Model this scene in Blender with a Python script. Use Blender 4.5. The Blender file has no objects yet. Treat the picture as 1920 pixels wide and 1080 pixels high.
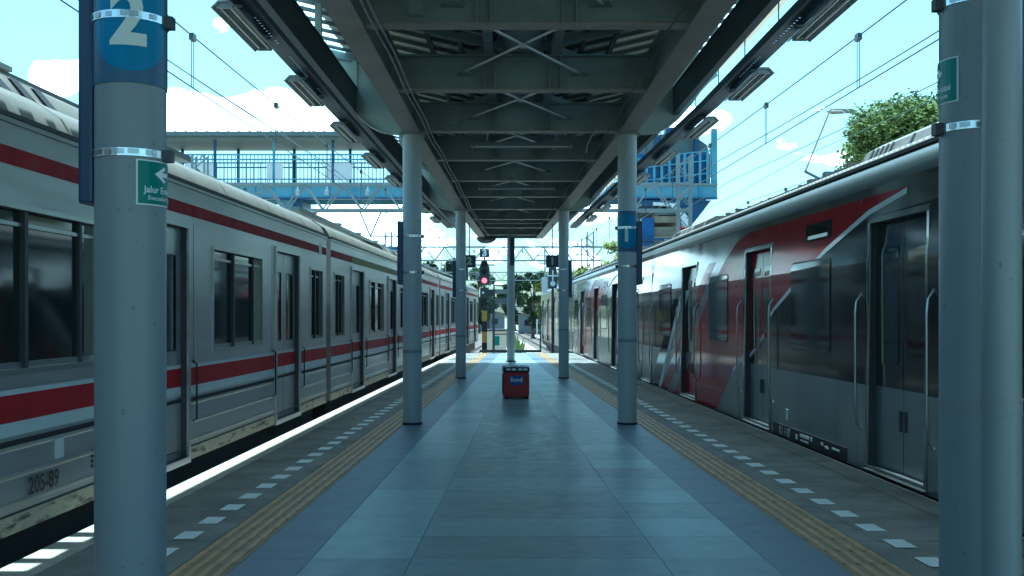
import bpy, bmesh, math, random
from mathutils import Vector, Matrix, noise
R = math.radians
random.seed(7)
scene = bpy.context.scene
COL = scene.collection

# ------------------------------------------------------------------ camera
cam_d = bpy.data.cameras.new("camera"); cam = bpy.data.objects.new("camera", cam_d); COL.objects.link(cam)
cam.location = (0, 0, 1.45); cam.rotation_euler = (R(90), 0, 0)
cam_d.sensor_width = 36; cam_d.lens = 36 * 1950 / 1920; cam_d.shift_y = 51 / 1920
cam_d.clip_start = .05; cam_d.clip_end = 3000
scene.camera = cam

# ------------------------------------------------------------------ world, sun, exposure
SUN_EL, SUN_AZ = 74.0, -4.0          # degrees; azimuth clockwise from +Y (ahead of the camera)
world = bpy.data.worlds.new("World"); scene.world = world; world.use_nodes = True
wn, wl = world.node_tree.nodes, world.node_tree.links
wn.clear()
def N(tree, t, **kw):
    n = tree.nodes.new(t)
    for k, v in kw.items(): setattr(n, k, v)
    return n
def wnode(t, **kw): return N(world.node_tree, t, **kw)
def wmath(op, a, b=None, c=None):
    n = wnode('ShaderNodeMath', operation=op)
    for i, v in enumerate((a, b, c)):
        if v is None: continue
        if isinstance(v, (int, float)): n.inputs[i].default_value = v
        else: wl.new(v, n.inputs[i])
    return n.outputs[0]
sky = wnode('ShaderNodeTexSky', sky_type='NISHITA'); sky.sun_disc = False
sky.sun_elevation = R(SUN_EL); sky.sun_rotation = R(SUN_AZ); sky.air_density = 1.0; sky.dust_density = 2.6; sky.ozone_density = .8
tint = wnode('ShaderNodeMix', data_type='RGBA', blend_type='MULTIPLY'); tint.inputs[0].default_value = 1
wl.new(sky.outputs[0], tint.inputs[6]); tint.inputs[7].default_value = (.98, 1.12, .98, 1)
tc = wnode('ShaderNodeTexCoord')
nz = wnode('ShaderNodeTexNoise'); nz.inputs['Scale'].default_value = 9; nz.inputs['Detail'].default_value = 9; nz.inputs['Roughness'].default_value = .55
mp = wnode('ShaderNodeMapping'); mp.inputs['Scale'].default_value = (1, 1, 1.7)
wl.new(tc.outputs['Generated'], mp.inputs[0]); wl.new(mp.outputs[0], nz.inputs[0])
def cloud_blob(px, py, sx, sy, amp):
    """a soft bump of cloud density round one direction of the sky"""
    d = Vector(((px - 960) / 1950, 1, (591 - py) / 1950)).normalized()
    sub = wnode('ShaderNodeVectorMath', operation='SUBTRACT'); wl.new(tc.outputs['Generated'], sub.inputs[0]); sub.inputs[1].default_value = d
    sc = wnode('ShaderNodeVectorMath', operation='MULTIPLY'); wl.new(sub.outputs[0], sc.inputs[0]); sc.inputs[1].default_value = (1950 / sx, 1950 / sx, 1950 / sy)
    ln = wnode('ShaderNodeVectorMath', operation='LENGTH'); wl.new(sc.outputs[0], ln.inputs[0])
    q = wmath('MULTIPLY', ln.outputs['Value'], ln.outputs['Value'])
    return wmath('MULTIPLY', wmath('EXPONENT', wmath('MULTIPLY', q, -1)), amp)
dens = nz.outputs['Fac']
for b in ((360, 42, 75, 26, .25), (500, 185, 105, 48, .27), (410, 205, 70, 30, .2), (600, 235, 260, 26, .36), (105, 150, 50, 34, .27), (400, 238, 150, 20, .30), (10, 50, 45, 40, .13),
          (1310, 226, 52, 20, .45), (950, 500, 500, 50, .20), (-300, 250, 300, 120, .25), (2400, 300, 300, 120, .2), (550, 430, 300, 60, .2)):
    dens = wmath('ADD', dens, cloud_blob(*b))
ramp = wnode('ShaderNodeMapRange'); wl.new(dens, ramp.inputs[0]); ramp.inputs[1].default_value = .64; ramp.inputs[2].default_value = .67
ramp.interpolation_type = 'SMOOTHSTEP'
cl = wnode('ShaderNodeMix', data_type='RGBA'); wl.new(ramp.outputs[0], cl.inputs[0]); wl.new(tint.outputs[2], cl.inputs[6])
cl.inputs[7].default_value = (14, 14.6, 14.4, 1)
bg = wnode('ShaderNodeBackground'); wl.new(cl.outputs[2], bg.inputs[0]); bg.inputs[1].default_value = .13
wo = wnode('ShaderNodeOutputWorld'); wl.new(bg.outputs[0], wo.inputs[0])

sun_d = bpy.data.lights.new("sun", 'SUN'); sun = bpy.data.objects.new("sun", sun_d); COL.objects.link(sun)
sun_d.energy = 5.0; sun_d.angle = R(.5); sun_d.color = (1, .96, .88)
sdir = Vector((math.sin(R(SUN_AZ)) * math.cos(R(SUN_EL)), math.cos(R(SUN_AZ)) * math.cos(R(SUN_EL)), math.sin(R(SUN_EL))))
sun.rotation_euler = (-sdir).to_track_quat('-Z', 'Y').to_euler()
scene.view_settings.view_transform = 'Standard'; scene.view_settings.look = 'None'
scene.view_settings.gamma = 1; scene.view_settings.exposure = 1.2
scene.view_settings.use_white_balance = True; scene.view_settings.white_balance_temperature = 4700; scene.view_settings.white_balance_tint = -12
scene.cycles.max_bounces = 8; scene.cycles.diffuse_bounces = 5; scene.cycles.glossy_bounces = 4
scene.cycles.use_denoising = True

# ------------------------------------------------------------------ materials
def mat(name, col, rough=.6, metal=0, var=.12, scale=4, bump=0, bscale=40, emis=None, estr=0, stretch=(1, 1, 1), spec=.5, dirt=None, dscale=1.5, dlo=.5, dhi=.72, rvar=0, coat=0, spots=None, sscale=22, slo=.66):
    m = bpy.data.materials.new(name); m.use_nodes = True
    t = m.node_tree; b = t.nodes['Principled BSDF']; L = t.links
    b.inputs['Roughness'].default_value = rough; b.inputs['Metallic'].default_value = metal
    b.inputs['Specular IOR Level'].default_value = spec
    if coat: b.inputs['Coat Weight'].default_value = coat; b.inputs['Coat Roughness'].default_value = .06
    co = N(t, 'ShaderNodeTexCoord'); mpn = N(t, 'ShaderNodeMapping'); mpn.inputs['Scale'].default_value = stretch
    L.new(co.outputs['Object'], mpn.inputs[0])
    n1 = N(t, 'ShaderNodeTexNoise'); n1.inputs['Scale'].default_value = scale; n1.inputs['Detail'].default_value = 6; n1.inputs['Roughness'].default_value = .6
    L.new(mpn.outputs[0], n1.inputs[0])
    mx = N(t, 'ShaderNodeMix', data_type='RGBA')
    mr = N(t, 'ShaderNodeMapRange'); mr.inputs[1].default_value = .3; mr.inputs[2].default_value = .7; L.new(n1.outputs[0], mr.inputs[0]); L.new(mr.outputs[0], mx.inputs[0])
    mx.inputs[6].default_value = (*[c * (1 - var) for c in col], 1); mx.inputs[7].default_value = (*[min(1, c * (1 + var)) for c in col], 1)
    out = mx.outputs[2]
    if dirt:
        n2 = N(t, 'ShaderNodeTexNoise'); n2.inputs['Scale'].default_value = dscale; n2.inputs['Detail'].default_value = 8; n2.inputs['Roughness'].default_value = .65
        L.new(mpn.outputs[0], n2.inputs[0])
        m2 = N(t, 'ShaderNodeMapRange'); m2.inputs[1].default_value = dlo; m2.inputs[2].default_value = dhi; L.new(n2.outputs[0], m2.inputs[0])
        x2 = N(t, 'ShaderNodeMix', data_type='RGBA'); L.new(m2.outputs[0], x2.inputs[0]); L.new(out, x2.inputs[6]); x2.inputs[7].default_value = (*dirt, 1)
        out = x2.outputs[2]
    if spots:
        n4 = N(t, 'ShaderNodeTexNoise'); n4.inputs['Scale'].default_value = sscale; n4.inputs['Detail'].default_value = 3; L.new(co.outputs['Object'], n4.inputs[0])
        m4 = N(t, 'ShaderNodeMapRange'); m4.inputs[1].default_value = slo; m4.inputs[2].default_value = slo + .07; m4.inputs[4].default_value = .75; L.new(n4.outputs[0], m4.inputs[0])
        x4 = N(t, 'ShaderNodeMix', data_type='RGBA'); L.new(m4.outputs[0], x4.inputs[0]); L.new(out, x4.inputs[6]); x4.inputs[7].default_value = (*spots, 1)
        out = x4.outputs[2]
    L.new(out, b.inputs['Base Color'])
    if rvar:
        m3 = N(t, 'ShaderNodeMapRange'); L.new(n1.outputs[0], m3.inputs[0]); m3.inputs[1].default_value = .3; m3.inputs[2].default_value = .7
        m3.inputs[3].default_value = max(0, rough - rvar); m3.inputs[4].default_value = rough + rvar; L.new(m3.outputs[0], b.inputs['Roughness'])
    if bump:
        n3 = N(t, 'ShaderNodeTexNoise'); n3.inputs['Scale'].default_value = bscale; n3.inputs['Detail'].default_value = 4; L.new(mpn.outputs[0], n3.inputs[0])
        bp = N(t, 'ShaderNodeBump'); bp.inputs['Strength'].default_value = bump; bp.inputs['Distance'].default_value = .02
        L.new(n3.outputs[0], bp.inputs['Height']); L.new(bp.outputs[0], b.inputs['Normal'])
    if emis:
        b.inputs['Emission Color'].default_value = (*emis, 1); b.inputs['Emission Strength'].default_value = estr
    return m
M = {}
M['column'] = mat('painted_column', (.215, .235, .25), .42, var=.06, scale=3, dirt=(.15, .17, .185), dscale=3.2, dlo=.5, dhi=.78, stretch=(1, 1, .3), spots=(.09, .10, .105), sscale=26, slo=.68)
M['column_far_lightened'] = mat('painted_column_lightened', (.36, .385, .40), .42, var=.06, scale=3, dirt=(.27, .29, .30), dscale=3.2, dlo=.5, dhi=.78, stretch=(1, 1, .3), spots=(.14, .15, .15), sscale=26, slo=.68)  # same paint as the near columns, lightened to make up for dimmer light
M['pipe'] = mat('painted_pipe', (.215, .235, .235), .4, var=.05, dirt=(.16, .175, .175), dscale=3, dlo=.5, dhi=.8, stretch=(1, 1, .3), spots=(.09, .10, .10), sscale=24, slo=.69)
M['strap'] = mat('steel_strap', (.75, .75, .74), .22, 1, var=.1)
M['navy'] = mat('navy_sign', (.012, .030, .085), .35, var=.1)
M['band'] = mat('navy_wrap', (.035, .085, .16), .4, var=.06)
M['blue'] = mat('sky_blue_disc', (.012, .15, .32), .4, var=.05)
M['numeral'] = mat('numeral_grey', (.62, .66, .62), .5, var=.04)
M['green'] = mat('evacuation_green', (.01, .16, .13), .4, var=.05)
M['white'] = mat('white_paint', (.76, .78, .77), .5, var=.05)
M['black'] = mat('black_rubber', (.012, .013, .015), .6, var=.2)
M['dark'] = mat('dark_metal', (.045, .05, .055), .5, var=.2)
M['steel'] = mat('painted_steel', (.20, .245, .25), .5, var=.14, scale=2.5, dirt=(.13, .145, .14), dscale=1.6, dlo=.55, dhi=.8)
M['girder'] = mat('girder_steel', (.27, .25, .225), .45, var=.12, scale=2.5, dirt=(.16, .145, .13), dscale=1.2, dlo=.5, dhi=.8)
M['pale_steel'] = mat('pale_steel', (.36, .43, .43), .45, var=.08, scale=2)
M['fascia'] = mat('fascia_steel', (.055, .075, .095), .5, var=.15, scale=2)
M['roof'] = mat('roof_sheet', (.72, .72, .67), .45, var=.10, scale=3)
M['gutter'] = mat('cream_shadow_sheet', (.62, .56, .46), .55, var=.12, scale=6, dirt=(.33, .28, .22), dscale=3)  # only for the added out-of-view eave sheets that break the sunlit strip
M['lamp'] = mat('lamp_housing', (.25, .275, .28), .4, var=.08, dirt=(.16, .15, .13), dscale=5)
M['tube'] = mat('lamp_tube', (.75, .75, .72), .3, var=.03)
M['rod'] = mat('galvanised_rod', (.60, .61, .60), .4, .6, var=.15)
M['stain'] = mat('stainless', (.47, .46, .46), .34, .66, var=.08, scale=2, stretch=(1, .3, 2), rvar=.06, dirt=(.33, .315, .30), dscale=1.3, dlo=.5, dhi=.8)
M['stain_low'] = mat('stainless_skirt', (.44, .42, .37), .42, .45, var=.12, scale=2, stretch=(1, .5, 2), dirt=(.25, .22, .15), dscale=2)
M['rstain'] = mat('polished_stainless', (.36, .375, .37), .13, .92, var=.08, scale=1.5, bump=.06, bscale=1.4, stretch=(1, 1, .6), rvar=.05)
M['rstain_low'] = mat('satin_stainless', (.34, .36, .355), .36, .75, var=.06, scale=1.5, dirt=(.2, .2, .19), dscale=1.2, dlo=.55, dhi=.8)
M['char'] = mat('charcoal_film', (.030, .032, .032), .10, 0, var=.18, spec=.4, bump=.035, bscale=1.6)
M['red'] = mat('red_film', (.26, .012, .020), .10, 0, var=.10, spec=.25, bump=.035, bscale=1.6)
M['lred'] = mat('red_stripe', (.33, .010, .020), .5, 0, var=.10, spec=.12, dirt=(.22, .012, .02), dscale=3)
M['lredtop'] = mat('faded_red_stripe', (.26, .022, .035), .6, 0, var=.22, scale=5, spec=.1, dirt=(.24, .06, .07), dscale=3, dlo=.5, dhi=.75)
M['lwhite'] = mat('white_stripe', (.56, .60, .60), .45, 0, var=.06)
M['glass'] = mat('train_glass', (.018, .024, .024), .06, 0, var=.1, spec=.65)
M['frame'] = mat('window_frame', (.40, .40, .39), .3, .8, var=.08)
M['roofl'] = mat('cream_train_roof', (.12, .11, .085), .65, var=.14, scale=2, dirt=(.085, .075, .06), dscale=2.2, dlo=.45, dhi=.75)
M['roofr'] = mat('grey_train_roof', (.18, .172, .157), .6, var=.15, scale=2, dirt=(.10, .09, .078), dscale=3)
M['shoulder'] = mat('grey_shoulder', (.21, .24, .25), .35, .2, var=.06)
M['under'] = mat('underframe', (.02, .02, .021), .8, var=.3)
M['wheel'] = mat('wheel_steel', (.12, .10, .09), .5, .6, var=.2)
M['chrome'] = mat('chrome_rail', (.42, .43, .43), .28, 1, var=.05)
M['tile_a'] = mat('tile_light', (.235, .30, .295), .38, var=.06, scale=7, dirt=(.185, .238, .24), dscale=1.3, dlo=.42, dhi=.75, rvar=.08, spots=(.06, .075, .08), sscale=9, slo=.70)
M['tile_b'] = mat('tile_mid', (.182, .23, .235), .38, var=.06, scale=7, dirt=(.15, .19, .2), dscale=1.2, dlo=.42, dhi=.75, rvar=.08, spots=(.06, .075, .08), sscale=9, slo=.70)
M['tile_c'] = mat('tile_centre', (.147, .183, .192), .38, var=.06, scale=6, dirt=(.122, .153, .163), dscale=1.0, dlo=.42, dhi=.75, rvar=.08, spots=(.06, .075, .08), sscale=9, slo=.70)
M['tile_d'] = mat('tile_blue_grey', (.105, .13, .16), .44, var=.06, scale=6, dirt=(.085, .108, .135), dscale=1.2, rvar=.06, spots=(.06, .075, .08), sscale=9, slo=.70)
M['grout'] = mat('grout', (.085, .105, .11), .8)
M['tactile'] = mat('tactile_yellow', (.40, .235, .085), .5, var=.12, scale=8, dirt=(.20, .14, .075), dscale=3.5, dlo=.44, dhi=.72)
M['tactile_base'] = mat('tactile_worn_base', (.21, .145, .07), .6, var=.15, scale=8, dirt=(.12, .09, .05), dscale=3)
M['concrete'] = mat('edge_concrete', (.19, .185, .165), .75, var=.14, scale=5, dirt=(.085, .085, .075), dscale=1.7, dlo=.42, dhi=.72, bump=.2, bscale=60)
M['coping'] = mat('coping_concrete', (.42, .40, .34), .75, var=.14, scale=5, dirt=(.24, .22, .17), dscale=4, dlo=.5, dhi=.8, bump=.15)
M['mark'] = mat('edge_marking', (.62, .66, .66), .55, var=.08, dirt=(.35, .36, .35), dscale=9, dlo=.55, dhi=.8)
M['pbody'] = mat('platform_wall', (.2, .19, .17), .85, var=.2, dirt=(.08, .08, .07), dscale=1.5)
M['ballast'] = mat('ballast_stone', (.33, .29, .24), .9, var=.38, scale=14, bump=1, bscale=18, dirt=(.18, .15, .12), dscale=.5)
M['ground'] = mat('earth', (.22, .19, .13), .95, var=.3, scale=.6, dirt=(.08, .12, .035), dscale=.12)
M['rail'] = mat('rail_steel', (.16, .10, .075), .5, .3, var=.2)
M['sleeper'] = mat('sleeper_concrete', (.28, .25, .22), .85, var=.2)
M['gsteel'] = mat('gantry_steel', (.22, .26, .27), .6, .2, var=.15)
M['bblue'] = mat('bridge_blue', (.15, .33, .45), .5, var=.1, scale=2, dirt=(.05, .17, .28), dscale=1)
M['bdark'] = mat('bridge_dark_blue', (.02, .07, .17), .5, var=.15)
M['broof'] = mat('bridge_roof', (.13, .17, .18), .6, var=.15)
M['panelb'] = mat('blue_panel', (.025, .10, .30), .5, var=.2, scale=3)
M['beige'] = mat('beige_concrete', (.33, .29, .21), .8, var=.12, dirt=(.18, .15, .1), dscale=.8)
M['banner'] = mat('banner_white', (.7, .72, .74), .7, var=.06)
M['boxred'] = mat('box_red', (.30, .014, .020), .5, var=.12, bump=.1)
M['boxdark'] = mat('box_lid', (.02, .014, .024), .5, var=.2)
M['boxblue'] = mat('box_label_blue', (.015, .07, .26), .45, var=.08)
M['yellow'] = mat('hazard_yellow', (.42, .27, .05), .5, var=.1)
M['orange'] = mat('numeral_yellow', (.42, .42, .14), .5, var=.1)
M['redlens'] = mat('red_signal_lens', (.5, .02, .03), .3, emis=(1, .10, .14), estr=1.5)
M['clearlens'] = mat('clear_signal_lens', (.75, .78, .8), .2)
M['olive'] = mat('olive_tree_reflection', (.20, .185, .05), .55, var=.35, scale=5, spec=.2)  # colour of a tree reflection painted on the second striped car
M['skirt'] = mat('dirty_sole_bar', (.40, .36, .25), .7, .1, var=.2, scale=5, dirt=(.06, .055, .045), dscale=5, dlo=.5, dhi=.62, stretch=(1, .6, 2.5))
M['purlin'] = mat('dark_purlin_and_shadow_line', (.075, .09, .095), .55, var=.2)
M['conduit'] = mat('grey_conduit', (.35, .37, .36), .5, var=.1)
M['wire'] = mat('overhead_wire', (.09, .11, .105), .5, .3)
M['bark'] = mat('bark', (.12, .09, .065), .9, var=.3, scale=6)
M['leaf'] = mat('leaf_green', (.125, .165, .045), .85, var=.45, scale=1.2, spec=.12)
M['leaf_y'] = mat('leaf_yellow_green', (.19, .22, .06), .85, var=.4, scale=1.0, spec=.12)
M['leaf_d'] = mat('leaf_dark', (.055, .085, .05), .85, var=.4, scale=.6, spec=.12)
M['grass'] = mat('grass_blade', (.14, .19, .05), .7, var=.4, scale=2)
M['housewall'] = mat('house_wall', (.13, .16, .18), .8, var=.12, dirt=(.2, .22, .22), dscale=1)
M['houseroof'] = mat('house_roof', (.14, .12, .11), .8, var=.2)
M['hutwall'] = mat('hut_wall', (.58, .54, .46), .8, var=.1)
M['cable'] = mat('cable_tray', (.035, .05, .075), .5, .1, var=.2)
# translucent roof light
m = bpy.data.materials.new('skylight_sheet'); m.use_nodes = True; t = m.node_tree; t.nodes.clear()
o_ = N(t, 'ShaderNodeOutputMaterial'); a_ = N(t, 'ShaderNodeBsdfTranslucent'); a_.inputs[0].default_value = (.62, .80, .82, 1)
t.links.new(a_.outputs[0], o_.inputs[0]); M['skylight'] = m
m = bpy.data.materials.new('frp_gutter'); m.use_nodes = True; t = m.node_tree; t.nodes.clear()
o_ = N(t, 'ShaderNodeOutputMaterial'); a_ = N(t, 'ShaderNodeBsdfTranslucent'); a_.inputs[0].default_value = (.34, .30, .235, 1); d_ = N(t, 'ShaderNodeBsdfDiffuse'); d_.inputs[0].default_value = (.5, .46, .38, 1)
x_ = N(t, 'ShaderNodeMixShader'); x_.inputs[0].default_value = .5; t.links.new(a_.outputs[0], x_.inputs[1]); t.links.new(d_.outputs[0], x_.inputs[2]); t.links.new(x_.outputs[0], o_.inputs[0]); M['frp'] = m
# pane of the left train: dark glass one can see a little through
# ------------------------------------------------------------------ mesh builder
class MB:
    def __init__(s): s.v = []; s.f = []; s.m = []; s.mats = []; s.sm = []
    def slot(s, m):
        if m not in s.mats: s.mats.append(m)
        return s.mats.index(m)
    def add(s, verts, faces, m, smooth=False):
        o = len(s.v); s.v += [tuple(p) for p in verts]; k = s.slot(m)
        for f in faces: s.f.append([i + o for i in f]); s.m.append(k); s.sm.append(smooth)
        return s
    def quad(s, a, b, c, d, m): return s.add([a, b, c, d], [(0, 1, 2, 3)], m)
    def box(s, x0, x1, y0, y1, z0, z1, m):
        return s.hexa([(x0, y0), (x1, y0), (x1, y1), (x0, y1)], z0, z1, m)
    def hexa(s, pts, z0, z1, m):
        n = len(pts); v = [(x, y, z0) for x, y in pts] + [(x, y, z1) for x, y in pts]
        f = [tuple(range(n - 1, -1, -1)), tuple(range(n, 2 * n))] + [(i, (i + 1) % n, n + (i + 1) % n, n + i) for i in range(n)]
        return s.add(v, f, m)
    def prism(s, poly, axis, a0, a1, m, fn=None):
        """poly in the two other axes; axis 'y' -> poly (x,z); axis 'x' -> poly (y,z)"""
        n = len(poly)
        mk = (lambda p, a: (p[0], a, p[1])) if axis == 'y' else (lambda p, a: (a, p[0], p[1]))
        v = [mk(p, a0) for p in poly] + [mk(p, a1) for p in poly]
        if fn: v = [fn(p) for p in v]
        f = [tuple(range(n - 1, -1, -1)), tuple(range(n, 2 * n))] + [(i, (i + 1) % n, n + (i + 1) % n, n + i) for i in range(n)]
        return s.add(v, f, m)
    def bar(s, p, q, w, h, m, up=(0, 0, 1)):
        p, q = Vector(p), Vector(q); d = (q - p).normalized(); u = Vector(up)
        if abs(d.dot(u)) > .99: u = Vector((1, 0, 0))
        x = d.cross(u).normalized() * w / 2; z = x.cross(d).normalized() * h / 2
        v = [p - x - z, p + x - z, p + x + z, p - x + z, q - x - z, q + x - z, q + x + z, q - x + z]
        return s.add(v, [(3, 2, 1, 0), (4, 5, 6, 7), (0, 1, 5, 4), (1, 2, 6, 5), (2, 3, 7, 6), (3, 0, 4, 7)], m)
    def tube(s, pts, r, m, n=8, cap=True):
        pts = [Vector(p) for p in pts]; rs = r if isinstance(r, (list, tuple)) else [r] * len(pts)
        rings = []
        for i, p in enumerate(pts):
            d = (pts[min(i + 1, len(pts) - 1)] - pts[max(i - 1, 0)]).normalized()
            u = Vector((0, 0, 1)) if abs(d.z) < .95 else Vector((0, 1, 0))
            x = d.cross(u).normalized(); y = x.cross(d).normalized()
            rings.append([p + (x * math.cos(2 * math.pi * k / n) + y * math.sin(2 * math.pi * k / n)) * rs[i] for k in range(n)])
        v = [q for rg in rings for q in rg]; f = []
        for i in range(len(pts) - 1):
            for k in range(n): f.append((i * n + k, i * n + (k + 1) % n, (i + 1) * n + (k + 1) % n, (i + 1) * n + k))
        s.add(v, f, m, True)
        if cap and n > 4:
            s.add(rings[0], [tuple(range(n - 1, -1, -1))], m); s.add(rings[-1], [tuple(range(n))], m)
        return s
    def lathe(s, prof, c, m, n=32, smooth=True):
        """prof: (r, z) going up round a vertical axis at c=(x,y)"""
        v = [(c[0] + r * math.cos(2 * math.pi * k / n), c[1] + r * math.sin(2 * math.pi * k / n), z) for r, z in prof for k in range(n)]
        f = [(i * n + k, i * n + (k + 1) % n, (i + 1) * n + (k + 1) % n, (i + 1) * n + k) for i in range(len(prof) - 1) for k in range(n)]
        return s.add(v, f, m, smooth)
    def build(s, name, parent=None, bevel=0, recalc=True):
        me = bpy.data.meshes.new(name); me.from_pydata(s.v, [], s.f)
        for m in s.mats: me.materials.append(m)
        me.polygons.foreach_set('material_index', s.m); me.polygons.foreach_set('use_smooth', s.sm)
        if recalc:
            b = bmesh.new(); b.from_mesh(me); bmesh.ops.recalc_face_normals(b, faces=b.faces)
            if bevel:
                es = [e for e in b.edges if len(e.link_faces) == 2 and e.calc_face_angle(0) > .6]
                bmesh.ops.bevel(b, geom=es, offset=bevel, segments=2, affect='EDGES', profile=.6)
            b.to_mesh(me); b.free()
        me.update()
        o = bpy.data.objects.new(name, me); COL.objects.link(o)
        if parent: o.parent = parent
        return o
def build_each(mb, name, parent, gap=0):
    """links every loose piece of a builder as a part of its own"""
    n = len(mb.v); par = list(range(n))
    def find(i):
        while par[i] != i: par[i] = par[par[i]]; i = par[i]
        return i
    for f in mb.f:
        for i in f[1:]: par[find(i)] = find(f[0])
    groups = {}
    for f, m, sm in zip(mb.f, mb.m, mb.sm): groups.setdefault(find(f[0]), []).append((f, m, sm))
    out = []
    for g in groups.values():
        q = MB(); used = sorted({i for f, _, _ in g for i in f}); mp2 = {u: k for k, u in enumerate(used)}
        q.v = [mb.v[u] for u in used]; q.mats = list(mb.mats)
        for f, m, sm in g: q.f.append([mp2[i] for i in f]); q.m.append(m); q.sm.append(sm)
        out.append(q.build(name, parent))
    return out
def tag(o, label=None, cat=None, group=None, kind=None):
    for k, v in (('label', label), ('category', cat), ('group', group), ('kind', kind)):
        if v: o[k] = v
    return o
def thing(name, label, cat, loc=(0, 0, 0), rz=0, group=None, kind=None):
    o = bpy.data.objects.new(name, None); COL.objects.link(o); o.location = loc; o.rotation_euler = (0, 0, rz); o.empty_display_size = .2
    return tag(o, label, cat, group, kind)
KIDS = {}
def kids(o): return [c for c in COL.objects if c.parent == o]
def copy_tree(o, parent=None, skip=()):
    c = o.copy(); COL.objects.link(c)
    if parent: c.parent = parent
    for ch in kids(o):
        if ch.name.split('.')[0] in skip: continue
        copy_tree(ch, c, skip)
    return c
def text_geo(body, size, cuts=0, bold=.0, align='CENTER', sx=1):
    cu = bpy.data.curves.new('txt', 'FONT'); cu.body = body; cu.size = size; cu.align_x = align; cu.align_y = 'CENTER'; cu.offset = bold; cu.fill_mode = 'FRONT'; cu.resolution_u = 3
    ob = bpy.data.objects.new('txt', cu); COL.objects.link(ob)
    bpy.context.view_layer.update()
    dg = bpy.context.evaluated_depsgraph_get(); me = bpy.data.meshes.new_from_object(ob.evaluated_get(dg))
    bpy.data.objects.remove(ob); bpy.data.curves.remove(cu)
    vs = [(v.co.x * sx, v.co.y) for v in me.vertices]; fs = [tuple(p.vertices) for p in me.polygons]
    bpy.data.meshes.remove(me)
    return slice_geo(vs, fs, cuts) if cuts else (vs, fs)
def slice_geo(vs, fs, step):
    b = bmesh.new(); bv = [b.verts.new((x, y, 0)) for x, y in vs]
    for f in fs:
        try: b.faces.new([bv[i] for i in f])
        except ValueError: pass
    x0, x1 = min(v[0] for v in vs), max(v[0] for v in vs); k = x0 + step
    while k < x1:
        bmesh.ops.bisect_plane(b, geom=b.verts[:] + b.edges[:] + b.faces[:], plane_co=(k, 0, 0), plane_no=(1, 0, 0)); k += step
    b.verts.ensure_lookup_table(); b.verts.index_update()
    r = [(v.co.x, v.co.y) for v in b.verts], [tuple(v.index for v in f.verts) for f in b.faces]
    b.free(); return r
def lerp_pts(pts, d):
    if d <= pts[0][0]: return pts[0][1]
    for (a, x), (b, y) in zip(pts, pts[1:]):
        if d <= b: return x + (y - x) * (d - a) / (b - a)
    (a, x), (b, y) = pts[-2], pts[-1]
    return y + (y - x) / (b - a) * (d - b)
def XL(d): return -3.051 + .0217 * d
def XR(d): return 3.538 - .0296 * d
def px(x, y, d): return ((x - 960) * d / 1950, d, 1.45 + (591 - y) * d / 1950)

# ================================================================== SETTING
D0, D1 = -3.0, 39.8
MB().quad((-600, -200, -1.12), (600, -200, -1.12), (600, 900, -1.12), (-600, 900, -1.12), M['ground']).build('ground', recalc=False)['kind'] = 'structure'
def strip(name, f0, f1, z, m, d0=D0, d1=D1, th=0):
    b = MB(); b.hexa([(f0(d0), d0), (f1(d0), d0), (f1(d1), d1), (f0(d1), d1)], z - th, z, m) if th else b.quad((f0(d0), d0, z), (f1(d0), d0, z), (f1(d1), d1, z), (f0(d1), d1, z), m)
    return b
plat = strip('platform', lambda d: XL(d) + .06, lambda d: XR(d) - .06, -.03, M['pbody'], th=1.09).build('platform')
tag(plat, kind='structure')
# apron slabs and coping
b = MB(); c = MB(); d = D0
rnd = random.Random(3)
while d < D1 - .01:
    e = min(d + 1.21, D1)
    for F, sg in ((XL, 1), (XR, -1)):
        for o0, o1 in ((.262, .996),):
            b.hexa([(F(d + .004) + sg * o0, d + .004), (F(d + .004) + sg * o1, d + .004), (F(e - .004) + sg * o1, e - .004), (F(e - .004) + sg * o0, e - .004)], -.05, rnd.uniform(-.003, 0), M['concrete'])
        if sg < 0:
            for o0, o1 in ((1.0, 1.127),):
                b.hexa([(F(d + .004) + sg * o0, d + .004), (F(d + .004) + sg * o1, d + .004), (F(e - .004) + sg * o1, e - .004), (F(e - .004) + sg * o0, e - .004)], -.05, -.001, M['concrete'])
        c.hexa([(F(d + .003), d + .003), (F(d + .003) + sg * .258, d + .003), (F(e - .003) + sg * .258, e - .003), (F(e - .003), e - .003)], -.16, .002, M['coping'] if sg > 0 else M['concrete'])
    d = e
tag(b.build('platform_apron', plat)); tag(c.build('platform_coping', plat))
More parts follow.
